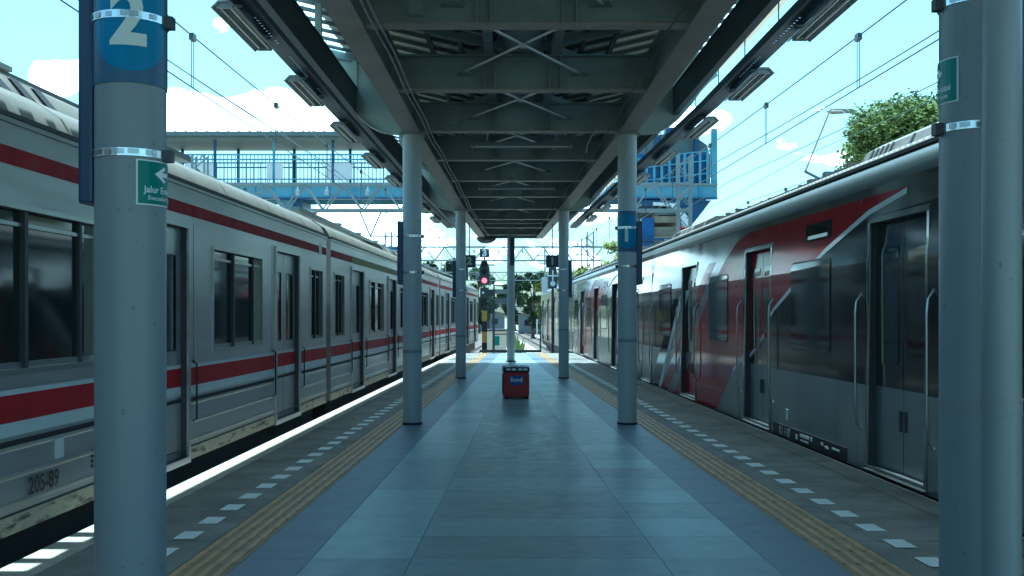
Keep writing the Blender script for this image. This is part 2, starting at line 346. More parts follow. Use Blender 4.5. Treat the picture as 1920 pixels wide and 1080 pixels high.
# paving tiles
b = MB(); d = -2.9; step = .607; i = 0
b.hexa([(XL(D0) + 1.0, D0), (XR(D0) - 1.12, D0), (XR(D1) - 1.12, D1), (XL(D1) + 1.0, D1)], -.05, -.008, M['grout'])
G = .0016
def tile(xa0, xa1, xb0, xb1, d, e, m, z=0):
    b.hexa([(xa0 + G, d + G), (xb0 - G, d + G), (xb1 - G, e - G), (xa1 + G, e - G)], -.02, z + rnd.uniform(-.0008, 0), m)
while d < D1 - .02:
    e = min(d + step, D1)
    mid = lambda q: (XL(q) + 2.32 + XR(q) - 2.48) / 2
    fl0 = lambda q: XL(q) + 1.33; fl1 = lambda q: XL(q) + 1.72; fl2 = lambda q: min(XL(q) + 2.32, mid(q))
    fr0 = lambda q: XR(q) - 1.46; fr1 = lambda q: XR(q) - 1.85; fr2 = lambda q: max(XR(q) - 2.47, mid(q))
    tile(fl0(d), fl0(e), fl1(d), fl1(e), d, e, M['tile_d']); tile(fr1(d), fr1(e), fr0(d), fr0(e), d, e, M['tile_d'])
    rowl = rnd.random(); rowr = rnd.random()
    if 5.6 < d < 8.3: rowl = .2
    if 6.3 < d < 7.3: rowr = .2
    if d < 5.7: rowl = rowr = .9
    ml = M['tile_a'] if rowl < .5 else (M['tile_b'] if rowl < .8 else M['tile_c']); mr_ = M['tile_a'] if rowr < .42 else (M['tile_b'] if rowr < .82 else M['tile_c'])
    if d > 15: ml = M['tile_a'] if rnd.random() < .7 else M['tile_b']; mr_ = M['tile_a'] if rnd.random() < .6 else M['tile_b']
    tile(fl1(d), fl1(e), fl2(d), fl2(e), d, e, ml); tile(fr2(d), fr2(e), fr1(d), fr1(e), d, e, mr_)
    wdt = fr2(d) - fl2(d)
    n = 1
    if wdt > .05:
        for k in range(n):
            g = lambda q, k=k, n=n: fl2(q) + (fr2(q) - fl2(q)) * k / n
            g2 = lambda q, k=k, n=n: fl2(q) + (fr2(q) - fl2(q)) * (k + 1) / n
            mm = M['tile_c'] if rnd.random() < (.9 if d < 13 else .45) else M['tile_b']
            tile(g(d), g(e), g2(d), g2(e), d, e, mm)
    d = e; i += 1
b.build('paving_tiles', plat)
# tactile strips: base and ribs, 0.33 m wide in 0.33 m slabs
b = MB()
for F, sg, o0 in ((XL, 1, 1.0), (XR, -1, 1.13)):
    d = D0
    while d < D1 - .02:
        e = min(d + .335, D1)
        def q(off, dd): return (F(dd) + sg * off, dd)
        b.hexa([q(o0 + .002, d + .001), q(o0 + .328, d + .001), q(o0 + .328, e - .001), q(o0 + .002, e - .001)], -.04, rnd.uniform(-.001, .0), M['tactile_base'])
        for k in range(4):
            o = o0 + .022 + k * .080
            b.prism([(F(d) + sg * (o + a_), z_) for a_, z_ in ((0, -.002), (.006, .009), (.040, .009), (.046, -.002))], 'y', d + .004, e - .004, M['tactile'])
        d = e
b.build('tactile_strip', plat)
b = MB()
for F, sg, off, ph in ((XL, 1, .71, .27), (XR, -1, .82, .02)):
    d = 2.0 + ph; k = 0
    while d < 34:
        o0 = off; o1 = off + .135
        b.quad((F(d) + sg * o0, d, .004), (F(d) + sg * o1, d, .004), (F(d + .235) + sg * o1, d + .235, .004), (F(d + .235) + sg * o0, d + .235, .004), M['mark'])
        d += .495; k += 1
b.build('edge_markings', plat, recalc=False)
# ballast bed
b = MB(); nx, ny = 60, 130
def bz(x, y): return -1.02 + .05 * noise.noise(Vector((x * .35, y * .35, 0))) + .03 * noise.noise(Vector((x * 3, y * 3, 1)))
xs = [-13 + 26 * i / nx for i in range(nx + 1)]; ys = [-8 + 200 * j / ny for j in range(ny + 1)]
b.add([(x, y, bz(x, y)) for y in ys for x in xs], [(j * (nx + 1) + i, j * (nx + 1) + i + 1, (j + 1) * (nx + 1) + i + 1, (j + 1) * (nx + 1) + i) for j in range(ny) for i in range(nx)], M['ballast'], True)
tag(b.build('ballast', recalc=False), kind='structure')
def cl_left(d): return -4.57 + .0217 * d if d < 80 else -4.57 + .0217 * 80 - .0296 * (d - 80)
def cl_right(d): return 5.04 - .0296 * d
def track(fn, name):
    b = MB()
    for s_ in (-.535, .535):
        ds = list(range(-8, 190, 6))
        for a, c in zip(ds, ds[1:]):
            for w, z0, z1 in ((.13, -.965, -.94), (.03, -.94, -.84), (.07, -.84, -.80)):
                b.hexa([(fn(a) + s_ - w / 2, a), (fn(a) + s_ + w / 2, a), (fn(c) + s_ + w / 2, c), (fn(c) + s_ - w / 2, c)], z0, z1, M['rail'])
    d = -8
    while d < 150:
        b.box(fn(d) - 1.0, fn(d) + 1.0, d - .11, d + .11, -1.1, -.967, M['sleeper']); d += .65
    tag(b.build(name), kind='structure')
for fn in (cl_left, cl_right, lambda d: cl_left(d) - 4.3, lambda d: cl_right(d) + 4.3): track(fn, 'railway_track')

# ================================================================== CANOPY
GLP = [(-4, -1.42), (3.75, -1.385), (13.86, -1.33), (23.9, -1.177), (33, -.92)]
GRP = [(-4, 1.72), (3.75, 1.67), (13.86, 1.535), (23.9, 1.189), (33, .85)]
def GL(d): return lerp_pts(GLP, d)
def GR(d): return lerp_pts(GRP, d)
CEND = 32.9; CST = -3.0
beams = [13.86 + 2.53 * i for i in range(-6, 8)]; beams = [x for x in beams if x < 32.7] 
cano = thing('platform_canopy', 'grey steel platform canopy with ribbed butterfly roof and riveted cross beams over the platform', 'canopy', (0, 0, 0))
KN = [CST, 3.75, 13.86, 23.9, CEND]
def longit(b, fn, o0, o1, z0, z1, m):
    for a, c in zip(KN, KN[1:]):
        b.hexa([(fn(a) + o0, a), (fn(a) + o1, a), (fn(c) + o1, c), (fn(c) + o0, c)], z0, z1, m)
for fn, sg in ((GL, -1), (GR, 1)):
    b = MB(); longit(b, fn, -.115, .115, 3.865, 3.885, M['girder']); longit(b, fn, -.015, .015, 3.885, 4.28, M['steel']); longit(b, fn, -.11, .11, 4.28, 4.30, M['steel'])
    b.build('girder', cano)
    eo = 0 if sg < 0 else -.13; b = MB(); lo, hi = sorted((sg * (.74 + eo), sg * (.79 + eo))); longit(b, fn, lo, hi, 4.13, 4.46, M['fascia'])
    lo, hi = sorted((sg * (.725 + eo), sg * (.805 + eo))); longit(b, fn, lo, hi, 4.118, 4.13, M['fascia']); longit(b, fn, lo, hi, 4.46, 4.475, M['fascia'])
    b.build('edge_beam', cano)
def EL(d): return min(GL(d) - 1.2, XL(d) + .165 - (.03 if d > 12 else 0))
def ER(d): return max(GR(d) + 1.2, XR(d) - .16)
def RZ(x, d):
    c = (GL(d) + GR(d)) / 2
    return 4.42 + .235 * abs(x - c)
for bd in beams:
    xl, xr = GL(bd) + .02, GR(bd) - .02; c = (xl + xr) / 2
    b = MB()
    b.box(xl, xr, bd - .008, bd + .008, 3.905, 4.26, M['steel'])
    b.box(xl + .05, xr - .05, bd - .075, bd + .075, 3.885, 3.905, M['girder']); b.box(xl, xr, bd - .075, bd + .075, 4.26, 4.275, M['steel'])
    for s_ in (-.42, -.30, .30, .42):
        k = s_ * (xr - xl) / 2.9
        b.box(c + k - .006, c + k + .006, bd - .07, bd - .009, 3.906, 4.259, M['steel'])
    # end plates with bolts
    for s_, x in ((1, xl), (-1, xr)):
        b.box(min(x + s_ * .10, x + s_ * .34), max(x + s_ * .10, x + s_ * .34), bd - .018, bd - .0085, 3.93, 4.24, M['steel'])
        for ix in (.15, .22, .29):
            for iz in (3.98, 4.085, 4.19):
                b.lathe([(0, 0), (.014, 0), (.014, .012), (0, .012)], (0, 0), M['girder'], 8, False)
                for q in range(len(b.v) - 32, len(b.v)):
                    vx, vy, vz = b.v[q]; b.v[q] = (x + s_ * ix + vx, bd - .018 - vz, iz + vy)
    # gusset plates of the bracing
    for s_ in (-.62, .62):
        k = c + s_ * (xr - xl) / 2.9
        b.add([(k - .10, bd - .012, 4.05), (k + .10, bd - .012, 4.05), (k + .05, bd - .2, 4.05), (k - .05, bd - .2, 4.05)] + [(k - .10, bd - .012, 4.062), (k + .10, bd - .012, 4.062), (k + .05, bd - .2, 4.062), (k - .05, bd - .2, 4.062)],
              [(0, 1, 2, 3), (4, 5, 6, 7), (0, 1, 5, 4), (1, 2, 6, 5), (2, 3, 7, 6), (3, 0, 4, 7)], M['steel'])
    b.build('cross_beam', cano)
# stringers, bracing rods
b = MB(); rb = MB()
for a, e in zip(beams, beams[1:]):
    ca, ce = (GL(a) + GR(a)) / 2, (GL(e) + GR(e)) / 2; wa, we = (GR(a) - GL(a)) / 2.9, (GR(e) - GL(e)) / 2.9
    for s_ in (-.36, .36):
        b.hexa([(ca + s_ * wa - .05, a + .01), (ca + s_ * wa + .05, a + .01), (ce + s_ * we + .05, e - .01), (ce + s_ * we - .05, e - .01)], 4.277, 4.40, M['steel'])
    for s_ in (-1, 1):
        rb.tube([(ca + s_ * .62 * wa, a + .02, 4.056), (ce - s_ * .62 * we, e - .15, 4.070 if s_ > 0 else 4.044)], .014, M['rod'], 6)
    rb.tube([((ca + ce) / 2 - .03, (a + e) / 2, 4.05), ((ca + ce) / 2 + .03, (a + e) / 2, 4.05)], .02, M['rod'], 6)
build_each(b, 'stringer', cano); build_each(rb, 'bracing_rod', cano)
# centre gutter, half round
b = MB()
for a, e in zip(KN, KN[1:]):
    ca, ce = (GL(a) + GR(a)) / 2, (GL(e) + GR(e)) / 2; n = 10
    A = [(ca - .24 * math.cos(math.pi * k / n), a, 4.44 - .15 * math.sin(math.pi * k / n)) for k in range(n + 1)]
    E = [(ce - .24 * math.cos(math.pi * k / n), e, 4.44 - .15 * math.sin(math.pi * k / n)) for k in range(n + 1)]
    b.add(A + E, [(k, k + 1, n + 2 + k, n + 1 + k) for k in range(n)], M['steel'], True)
b.build('valley_gutter', cano)
# roof sheets (ribs run down the slope), skylight strips
rf = MB(); sk = MB(); d = CST
ends = []
while d < CEND - .001:
    ends.append(d); d += .21
wave = [(0, 0), (.025, .045), (.085, .045), (.11, 0)]
rows = []
for d in ends:
    for o, h in wave: rows.append((d + o, h))
rows.append((CEND, 0))
def roof_x(d):
    c = (GL(d) + GR(d)) / 2
    return [EL(d), GL(d) - 1.15, GL(d) - .90, GL(d), c - .2, c, c + .2, GR(d), GR(d) + .90, GR(d) + 1.15, ER(d)]
NX = 11
vs = []
for d, h in rows:
    for x in roof_x(d): vs.append((x, d, RZ(x, d) + h))
for k in range(NX - 1):
    f = [(r * NX + k, r * NX + k + 1, (r + 1) * NX + k + 1, (r + 1) * NX + k) for r in range(len(rows) - 1)]
    tgt = sk if k in (1, 8) else rf
    used = sorted({i for q in f for i in q}); mp_ = {u: n for n, u in enumerate(used)}
    tgt.add([vs[u] for u in used], [tuple(mp_[i] for i in q) for q in f], M['skylight'] if tgt is sk else M['roof'])
d = CST + .3
while d < CEND - .2:
    c = (GL(d) + GR(d)) / 2
    for xe in (EL(d) + .1, ER(d) - .1):
        x0 = c + (.26 if xe > c else -.26); rf.bar((x0, d, RZ(x0, d) - .022), (xe, d, RZ(xe, d) - .022), .045, .04, M['purlin'])  # dark bars added to draw the shadow and gap lines between roof ribs
    d += .42
rf.build('roof', cano, recalc=False); sk.build('skylight', cano, recalc=False)
# rafters and purlins
for bd in beams + [CEND - .05, -2.9]:
    c = (GL(bd) + GR(bd)) / 2
    for fn, sg in ((GL, -1), (GR, 1)):
        xe = (EL(bd) if sg < 0 else ER(bd)) - sg * .05
        MB().bar((c, bd, RZ(c, bd) - .09), (xe, bd, RZ(xe, bd) - .07), .06, .10, M['steel']).build('rafter', cano)
        xs_ = fn(bd) + sg * (.765 if sg < 0 else .635)
        MB().box(xs_ - .035, xs_ + .035, bd - .035, bd + .035, 4.476, RZ(xs_, bd) - .1, M['pale_steel']).build('roof_post', cano)
for fn, sg in ((GL, -1), (GR, 1)):
    for off in (-1.15, -.75, -.38, .35, 1.18):
        b = MB()
        for a, e in zip(KN, KN[1:]):
            xa, xe = fn(a) + sg * off, fn(e) + sg * off
            b.bar((xa, a, RZ(xa, a) - .035), (xe, e, RZ(xe, e) - .035), .05, .055, M['purlin'])
        b.build('purlin', cano)
for a, e in zip(beams, beams[1:]):
    m_ = (a + e) / 2
    for fn, sg in ((GL, -1), (GR, 1)):
        ca, ce = (GL(a) + GR(a)) / 2 + sg * .3, fn(e) - sg * .1
        b = MB(); b.bar((ca, a + .05, RZ(ca, a) - .10), (ce, e - .05, RZ(ce, e) - .10), .07, .07, M['purlin']); b.build('roof_brace', cano)
# conduits and a loose cable under the beams
for off, z in ((.22, 3.845), (.27, 3.85)):
    b = MB(); b.tube([(GL(d) + off + .01 * math.sin(d * 2.1), d, z) for d in [CST + .5 + .6 * i for i in range(58)]], .010, M['steel'], 6); b.build('conduit', cano)
b = MB(); b.tube([(GR(d) - .3, d, 3.84 - .05 * abs(math.sin((d - 1.2) * 1.24))) for d in [CST + .5 + .25 * i for i in range(140)]], .008, M['black'], 6); b.build('loose_cable', cano)
b = MB(); b.tube([(1.12, 13.80, 3.92), (1.06, 13.76, 3.83), (1.0, 13.76, 3.72), (.98, 13.76, 3.60)], .009, M['conduit'], 6); b.build('loose_cable', cano)
for k_, d in enumerate((8.72, 13.78, 18.84)):
    b = MB(); b.box(GL(d) + .5, GL(d) + .62, d - .09, d - .03, 3.95, 4.04, M['steel']); b.build('junction_box', cano)
for fn, ef, sg, z0, z1 in ((GL, EL, -1, 4.66, 5.04), (GR, ER, 1, 5.03, 5.14)):
    b = MB()
    for a, e in zip(KN, KN[1:]):
        zt_ = min(z1, RZ(ef(e), e) - .012); zb_ = z0 - (0 if a < 20 else .06); xi, xo = -sg * .07, sg * .11
        A = [(ef(a) + xi, a, zt_), (ef(a) + xi, a, zb_), (ef(a) + xo, a, zb_), (ef(a) + xo, a, zt_)]; E_ = [(ef(e) + xi, e, zt_), (ef(e) + xi, e, zb_), (ef(e) + xo, e, zb_), (ef(e) + xo, e, zt_)]
        b.add(A + E_, [(0, 1, 5, 4), (1, 2, 6, 5), (2, 3, 7, 6)], M['frp'])
    b.build('eave_gutter', cano)
k_ = 0
d = 5.7
while d < 8.25:
    ln = .17 + .05 * math.sin(k_ * 2.3)
    b = MB(); b.hexa([(EL(d) - .40, d), (EL(d) - .09, d), (EL(d) - .09, d + ln), (EL(d) - .40, d + ln)], 5.0, 5.012, M['gutter']); b.build('eave_shadow_sheet', cano)  # sheets added out of view to break the sunlit platform strip into patches
    d += .36; k_ += 1
# curved brackets at the columns
for bd in (3.75, 13.86, 23.9):
    for fn, sg in ((GL, -1), (GR, 1)):
        x0 = fn(bd) + sg * .116; b = MB()
        low = [(0, 3.87), (.16, 3.875), (.30, 3.90), (.44, 3.97), (.58, 4.09), (.72, 4.25), (.86, 4.44), (.98, 4.57), (1.08, 4.65)]
        poly = [(x0 + sg * o, z) for o, z in low] + [(x0 + sg * 1.08, RZ(x0 + sg * 1.08, bd) - .10), (x0, RZ(x0, bd) - .10)]
        b.prism(poly, 'y', bd - .012, bd + .012, M['pale_steel'])
        for (p, q), (p2, q2) in zip(low, low[1:]):
            b.bar((x0 + sg * p, bd, q - .008), (x0 + sg * p2, bd, q2 - .008), .10, .014, M['pale_steel'], up=(0, 0, 1))
        b.build('bracket', cano)
# end closing plate
b = MB(); b.box(GL(32.7) - .1, GR(32.7) + .1, 32.62, 32.66, 3.86, 4.28, M['steel']); b.build('end_beam', cano)

# cable trays with their hangers
for fn, sg, lab in ((GL, -1, 'dark perforated cable tray hanging under the eave beside the white striped train'), (GR, 1, 'dark perforated cable tray hanging under the eave beside the red liveried train')):
    t = thing('cable_tray', lab, 'cable tray', (fn(10) + sg * 1.1, 10, 4.2), group='cable trays under the canopy eaves')
    b = MB(); to = -.05 if sg < 0 else 0
    T0 = t.location
    for a, e in zip(KN, KN[1:]):
        for o0, o1, z0, z1 in ((.98, .99, 4.20, 4.29), (1.17, 1.18, 4.20, 4.29), (.99, 1.06, 4.20, 4.206), (1.085, 1.17, 4.20, 4.206)):
            p0, p1 = sorted((sg * (o0 + to), sg * (o1 + to)))
            b.hexa([(fn(a) + p0 - T0.x, a - 10), (fn(a) + p1 - T0.x, a - 10), (fn(e) + p1 - T0.x, e - 10), (fn(e) + p0 - T0.x, e - 10)], z0 - T0.z, z1 - T0.z, M['cable'])
    d = CST + .1
    while d < CEND - .1:
        p0, p1 = sorted((sg * (1.06 + to), sg * (1.085 + to)))
        b.hexa([(fn(d) + p0 - T0.x, d - 10), (fn(d) + p1 - T0.x, d - 10), (fn(d + .06) + p1 - T0.x, d + .06 - 10), (fn(d + .06) + p0 - T0.x, d + .06 - 10)], 0, .006, M['cable'])
        d += .09 if int(d * 2) % 3 else .06
    b.build('tray', t)
    d = CST + .6
    while d < CEND:
        x = fn(d) + sg * (1.08 + to); MB().tube([(x - T0.x, d - 10, .006), (x - T0.x, d - 10, RZ(x, d) - .03 - T0.z)], .007, M['cable'], 6).build('hanger_rod', t); d += 1.42
# fluorescent lamps along the eaves
def lamp_fixture(L, m=None):
    b = MB(); prof = [(-.02, .0), (-.035, -.055), (-.13, -.012), (-.13, -.006), (-.035, .03), (.035, .03), (.13, -.006), (.13, -.012), (.035, -.055), (.02, 0)]
    pr = [(-.115, -.03), (-.05, .035), (.05, .035), (.115, -.03), (.103, -.034), (.042, .018), (-.042, .018), (-.103, -.034)]
    n = len(pr)
    b.prism(pr, 'y', -L / 2, L / 2, M['lamp'])
    return b
lampT = None; lc = 0
order = ['first', 'second', 'third', 'fourth', 'fifth', 'sixth', 'seventh', 'eighth', 'ninth']
for fn, sg, side in ((GL, -1, 'left'), (GR, 1, 'right')):
    for k in range(8):
        d = (9.72 if sg < 0 else 9.35) + 2.80 * k
        if d > 31.5: continue
        lab = f'grey twin tube trough lamp under the {side} eave, {order[k]} from the camera end'
        x = fn(d) + sg * (1.13 if sg < 0 else 1.20)
        if lampT is None:
            lampT = thing('trough_lamp', lab, 'lamp', (x, d, 4.135), group='trough lamps under the eaves')
            lamp_fixture(1.5).build('reflector', lampT)
            for s_ in (-.045, .045): MB().tube([(s_, -.68, -.012), (s_, .68, -.012)], .013, M['tube'], 8).build('lamp_tube', lampT)
            b = MB()
            for e in (-.72, .72): MB().box(-.07, .07, e - .012, e + .012, -.03, .017, M['lamp']).build('lamp_holder', lampT)
            for e in (-.5, .5): MB().box(-.10, .10, e - .02, e + .02, .036, .064, M['lamp']).build('mounting_arm', lampT)
            o = lampT
        else:
            o = copy_tree(lampT); o.location = (x, d, 4.135); o['label'] = lab
        o.rotation_euler.z = -math.atan((fn(d + .5) - fn(d - .5)))
# transverse lamps under the cross beams
for i, d in enumerate((15.15, 20.2, 27.8)):
    o = copy_tree(lampT); o.location = ((GL(d) + GR(d)) / 2 + .05, d, 3.93); o.rotation_euler.z = R(90)
    o['group'] = 'trough lamps across the canopy beams'
    o['label'] = f'grey trough lamp set across the platform under the canopy beams, {order[i]} from the camera'
    MB().tube([(0, -.5, .06), (0, -.5, .36)], .006, M['rod'], 6).build('hanger_rod', o); MB().tube([(0, .5, .06), (0, .5, .36)], .006, M['rod'], 6).build('hanger_rod', o)

# ================================================================== COLUMNS
RC = .127
def bend(b, geo, Rr, a0, z0, m):
    vs, fs = geo
    b.add([(Rr * math.sin(a0 + x / Rr), -Rr * math.cos(a0 + x / Rr), z0 + y) for x, y in vs], fs, m)
def rect_geo(w, h, step=.02): return slice_geo([(-w / 2, -h / 2), (w / 2, -h / 2), (w / 2, h / 2), (-w / 2, h / 2)], [(0, 1, 2, 3)], step)
def stadium_geo(w, h):
    r = w / 2; pts = []
    for k in range(17): a = math.pi * k / 16; pts.append((r * math.cos(a), (h / 2 - r) + r * math.sin(a)))
    for k in range(17): a = math.pi + math.pi * k / 16; pts.append((r * math.cos(a), -(h / 2 - r) + r * math.sin(a)))
    return slice_geo(pts, [tuple(range(len(pts)))], .02)
def ring(b, r0, r1, z0, z1, m, n=40): b.lathe([(r0, z0), (r1, z0), (r1, z1), (r0, z1)], (0, 0), m, n, False)
def strap(parent, z, r=RC, clip=-1):
    b = MB(); ring(b, r, r + .006, z - .014, z + .014, M['strap'])
    a = R(-70) * clip * -1
    s = MB()
    b.box(-r - .03, -r + .004, -.02, .02, z - .022, z + .022, M['dark']) if clip < 0 else b.box(r - .004, r + .03, -.02, .02, z - .022, z + .022, M['dark'])
    rg = random.Random(int(z * 1000))
    for k in range(6):
        a0 = R(-60 + 22 * k + rg.uniform(-5, 5)); bend(b, rect_geo(.022 + .02 * rg.random(), .018), r + .008, a0, z + rg.uniform(-.003, .003), M['chrome'])
    return b.build('strap', parent)
def column(x, d, label, number, side, r=RC, sign=True, green=None, top=3.865, straps=(2.02, 2.5), plate=True):
    t = thing('platform_column', label, 'column', (x, d, 0), group='round canopy columns on the platform')
    b = MB(); b.lathe([(r, 0.0), (r, top)], (0, 0), M['column'] if d < 6 else M['column_far_lightened'], 48); b.build('shaft', t)
    zr = 1.115 if side > 0 else .97
    if d > 5 or side > 0: b = MB(); ring(b, r, r + .003, zr - .022, zr + .022, M['pipe'], 48); b.build('joint_ring', t)
    b = MB(); ring(b, r, r + .008, .0015, .028, M['black']); b.build('base_ring', t)
    b = MB(); b.box(-.16, .16, -.16, .16, top - .022, top - .001, M['steel'])
    b.build('cap_plate', t)
    if sign:
        b = MB(); ring(b, r, r + .004, 2.29, 2.83, M['band'], 48)
        va = math.atan2(-x, d); bend(b, stadium_geo(.28, .47), r + .0065, va, 2.565, M['blue'])
        bend(b, text_geo(number, .275, .012, bold=.010, sx=.95), r + .009, va - R(4), 2.515, M['numeral'])
        b.build('number_band', t)
    if plate:
        xs = sorted((side * (r - .006), side * (r + .05 + (.02 if d > 6 else 0))))
        b = MB(); b.box(xs[0], xs[1], -.05, .42, 1.86, 2.70, M['navy'])
        b.build('sign_board', t, bevel=.012)
        pass
    for z in straps: strap(t, z, r + (.004 if z > 2.27 and sign else 0), -side)
    if green:
        ang, zc, gdir = green
        b = MB(); bend(b, rect_geo(.235, .165), r + .0025, ang, zc, M['white']); bend(b, rect_geo(.225, .155), r + .0045, ang, zc, M['green'])
        arrow = [(-.05, 0), (0, .03), (.012, .022), (-.012, .008), (.03, .008), (.03, -.008), (-.012, -.008), (.012, -.022), (0, -.03)]
        arrow = [(gdir * p * 1.0, q) for p, q in arrow]
        bend(b, slice_geo([(p - .012 * 0, q + .033) for p, q in arrow], [tuple(range(9))], .02), r + .0065, ang, zc, M['white'])
        bend(b, text_geo('Jalur Evakuasi', .034, .02, bold=.0006), r + .0065, ang, zc - .026, M['white'])
        bend(b, text_geo('Evacuation Route', .022, .02, bold=.0003), r + .0065, ang, zc - .056, M['white'])
        b.build('evacuation_sign', t)
    return t
column(-1.419, 3.87, 'nearest round white column, banded with a numeral 2 and a green evacuation sign', '2', -1, green=(R(80), 1.933, 1), straps=(2.04, 2.535))
column(1.725, 3.87, 'round white column with a small green arrow sign, partly behind a grey downpipe', '1', 1, sign=False, green=(R(-102), 2.313, -1), straps=(2.14, 2.603))
column(-1.329, 13.86, 'round white column beside the striped train, middle one on that side, no number band', '2', -1, sign=False)
column(1.535, 13.86, 'round white column with a blue band numbered 1 beside the red liveried train', '1', 1, straps=(2.10, 2.61))
column(-1.177, 23.9, 'slim far white column beside the striped train, past the red box', '2', -1, r=.118, sign=False)
column(1.189, 23.9, 'slim far white column beside the red liveried train, past the red box', '1', 1, r=.118, sign=False)
# end column: square post with a dark board
t = thing('platform_column', 'single slim white column standing mid platform at the canopy end', 'column', (-.035, 32.5, 0), group='round canopy columns on the platform')
b = MB(); b.lathe([(.12, 0), (.12, 3.865)], (0, 0), M['column_far_lightened'], 32); b.build('shaft', t)
b = MB(); ring(b, .12, .17, .0015, .03, M['black']); b.build('base_ring', t)
b = MB(); b.box(-.03, .115, -.20, -.125, 3.0, 3.86, M['navy']); b.build('sign_board', t, bevel=.01)
# downpipe
t = thing('downpipe', 'grey rain downpipe standing in front of the right hand near column', 'downpipe', (1.668, 3.545, 0))
b = MB(); b.lathe([(.064, 0), (.064, 4.6)], (0, 0), M['pipe'], 32); b.build('pipe', t)
b = MB(); ring(b, .064, .0665, 1.11, 1.16, M['pipe']); ring(b, .0645, .068, 1.161, 1.167, M['girder']); b.build('joint_ring', t)

# ================================================================== RED BOX, HANGING SIGNS
t = thing('delivery_box', 'red delivery box with dark lid and blue label standing on the platform tiles', 'box', (.062, 18.35, .0), R(3))
b = MB(); b.box(-.215, .215, -.33, .33, .03, .47, M['boxred']); b.build('body', t, bevel=.02)
b = MB(); b.box(-.225, .225, -.34, .34, .455, .55, M['boxdark']); b.build('lid', t, bevel=.018)
b = MB()
for x in (-.14, -.045, .065, .155):
    for y in (-.26, .02, .24):
        if x == -.045 and y < 0: continue
        b.box(x - .038, x + .038, y - .055, y + .055, .5505, .553, M['white'])
    b.box(x - .036, x + .036, -.344, -.341, .495, .528, M['white'])
build_each(b, 'white_sticker', t)
b = MB(); b.box(-.115, .115, -.3345, -.3305, .235, .40, M['boxblue'])
vs, fs = text_geo('food', .11, 0, bold=.002)
b.add([(x, -.336, .33 + y) for x, y in vs], fs, M['white']); b.build('label_panel', t)
b = MB()
for x in (-.18, .18):
    for y in (-.28, .28): MB().box(x - .03, x + .03, y - .03, y + .03, 0, .032, M['black']).build('foot', t)
b = MB()
for x in (-.222, .222): MB().box(x - .008, x + .008, -.2, .2, .06, .42, M['boxdark']).build('side_strap', t)
def hang_sign(x, d, num, lab):
    t = thing('hanging_sign', lab, 'sign', (x, d, 2.88), group='hanging platform number signs')
    b = MB(); b.box(-.17, .17, -.04, .04, -.165, .165, M['navy']); b.build('panel', t, bevel=.01)
    vs, fs = text_geo(num, .27, 0, bold=.012); b = MB(); b.add([(p, -.043, q) for p, q in vs], fs, M['orange']); b.build('numeral', t)
    b = MB(); b.tube([(0, 0, .16), (0, 0, .99)], .014, M['dark'], 8); b.build('hanger_rod', t)
hang_sign(-1.13, 27.6, '2', 'dark square sign with yellow number 2 hanging under the canopy')
hang_sign(1.07, 27.6, '1', 'dark square sign with yellow number 1 hanging under the canopy')
t = thing('dome_speaker', 'dark round bowl fixture hanging under the far canopy end above the red signal', 'speaker', (-.80, 32.4, 3.84))
b = MB(); b.lathe([(0, -.16), (.16, -.14), (.28, -.06), (.32, .03), (.2, .06), (0, .06)], (0, 0), M['dark'], 24); b.build('bowl', t)
b = MB(); b.tube([(0, 0, .055), (0, 0, .2)], .03, M['dark'], 8); b.build('stem', t)

# ================================================================== TRAINS
def clip_poly(poly, u0, u1):
    def half(pts, f):
        out = []
        for i, p in enumerate(pts):
            q = pts[(i + 1) % len(pts)]; a, b_ = f(p), f(q)
            if a >= 0: out.append(p)
            if (a >= 0) != (b_ >= 0):
                k = a / (a - b_); out.append((p[0] + (q[0] - p[0]) * k, p[1] + (q[1] - p[1]) * k))
        return out
    r = half(poly, lambda p: p[0] - u0)
    return half(r, lambda p: u1 - p[0]) if r else r
def side_cells(b, P, u0, u1, z0, z1, holes, m_of, w=0):
    us = sorted({u0, u1, *[h[0] for h in holes], *[h[1] for h in holes]}); zs = sorted({z0, z1, *[h[2] for h in holes], *[h[3] for h in holes], *m_of[0]})
    us = [u for u in us if u0 <= u <= u1]; zs = [z for z in zs if z0 <= z <= z1]
    for a, c in zip(us, us[1:]):
        for e, g in zip(zs, zs[1:]):
            cu, cz = (a + c) / 2, (e + g) / 2
            if any(h[0] < cu < h[1] and h[2] < cz < h[3] for h in holes): continue
            b.quad(P(a, w, e), P(c, w, e), P(c, w, g), P(a, w, g), m_of[1](cz))
def jamb(b, P, h, dep, m):
    a, c, e, g = h
    for p, q in (((a, e), (a, g)), ((a, g), (c, g)), ((c, g), (c, e)), ((c, e), (a, e))):
        b.quad(P(p[0], 0, p[1]), P(q[0], 0, q[1]), P(q[0], -dep, q[1]), P(p[0], -dep, p[1]), m)
def pbox(b, P, u0, u1, w0, w1, z0, z1, m):
    v = [P(u, w, z) for z in (z0, z1) for (u, w) in ((u0, w0), (u1, w0), (u1, w1), (u0, w1))]
    b.add(v, [(3, 2, 1, 0), (4, 5, 6, 7), (0, 1, 5, 4), (1, 2, 6, 5), (2, 3, 7, 6), (3, 0, 4, 7)], m)
def frame_bars(b, P, h, t, w0, w1, m):
    a, c, e, g = h
    pbox(b, P, a - t, c + t, w0, w1, g, g + t, m); pbox(b, P, a - t, c + t, w0, w1, e - t, e, m)
    pbox(b, P, a - t, a, w0, w1, e, g, m); pbox(b, P, c, c + t, w0, w1, e, g, m)
def rounded(u0, u1, z0, z1, r, n=4):
    pts = []
    for cx, cz, a0 in ((u1 - r, z0 + r, -90), (u1 - r, z1 - r, 0), (u0 + r, z1 - r, 90), (u0 + r, z0 + r, 180)):
        for k in range(n + 1): a = R(a0 + 90 * k / n); pts.append((cx + r * math.cos(a), cz + r * math.sin(a)))
    return pts
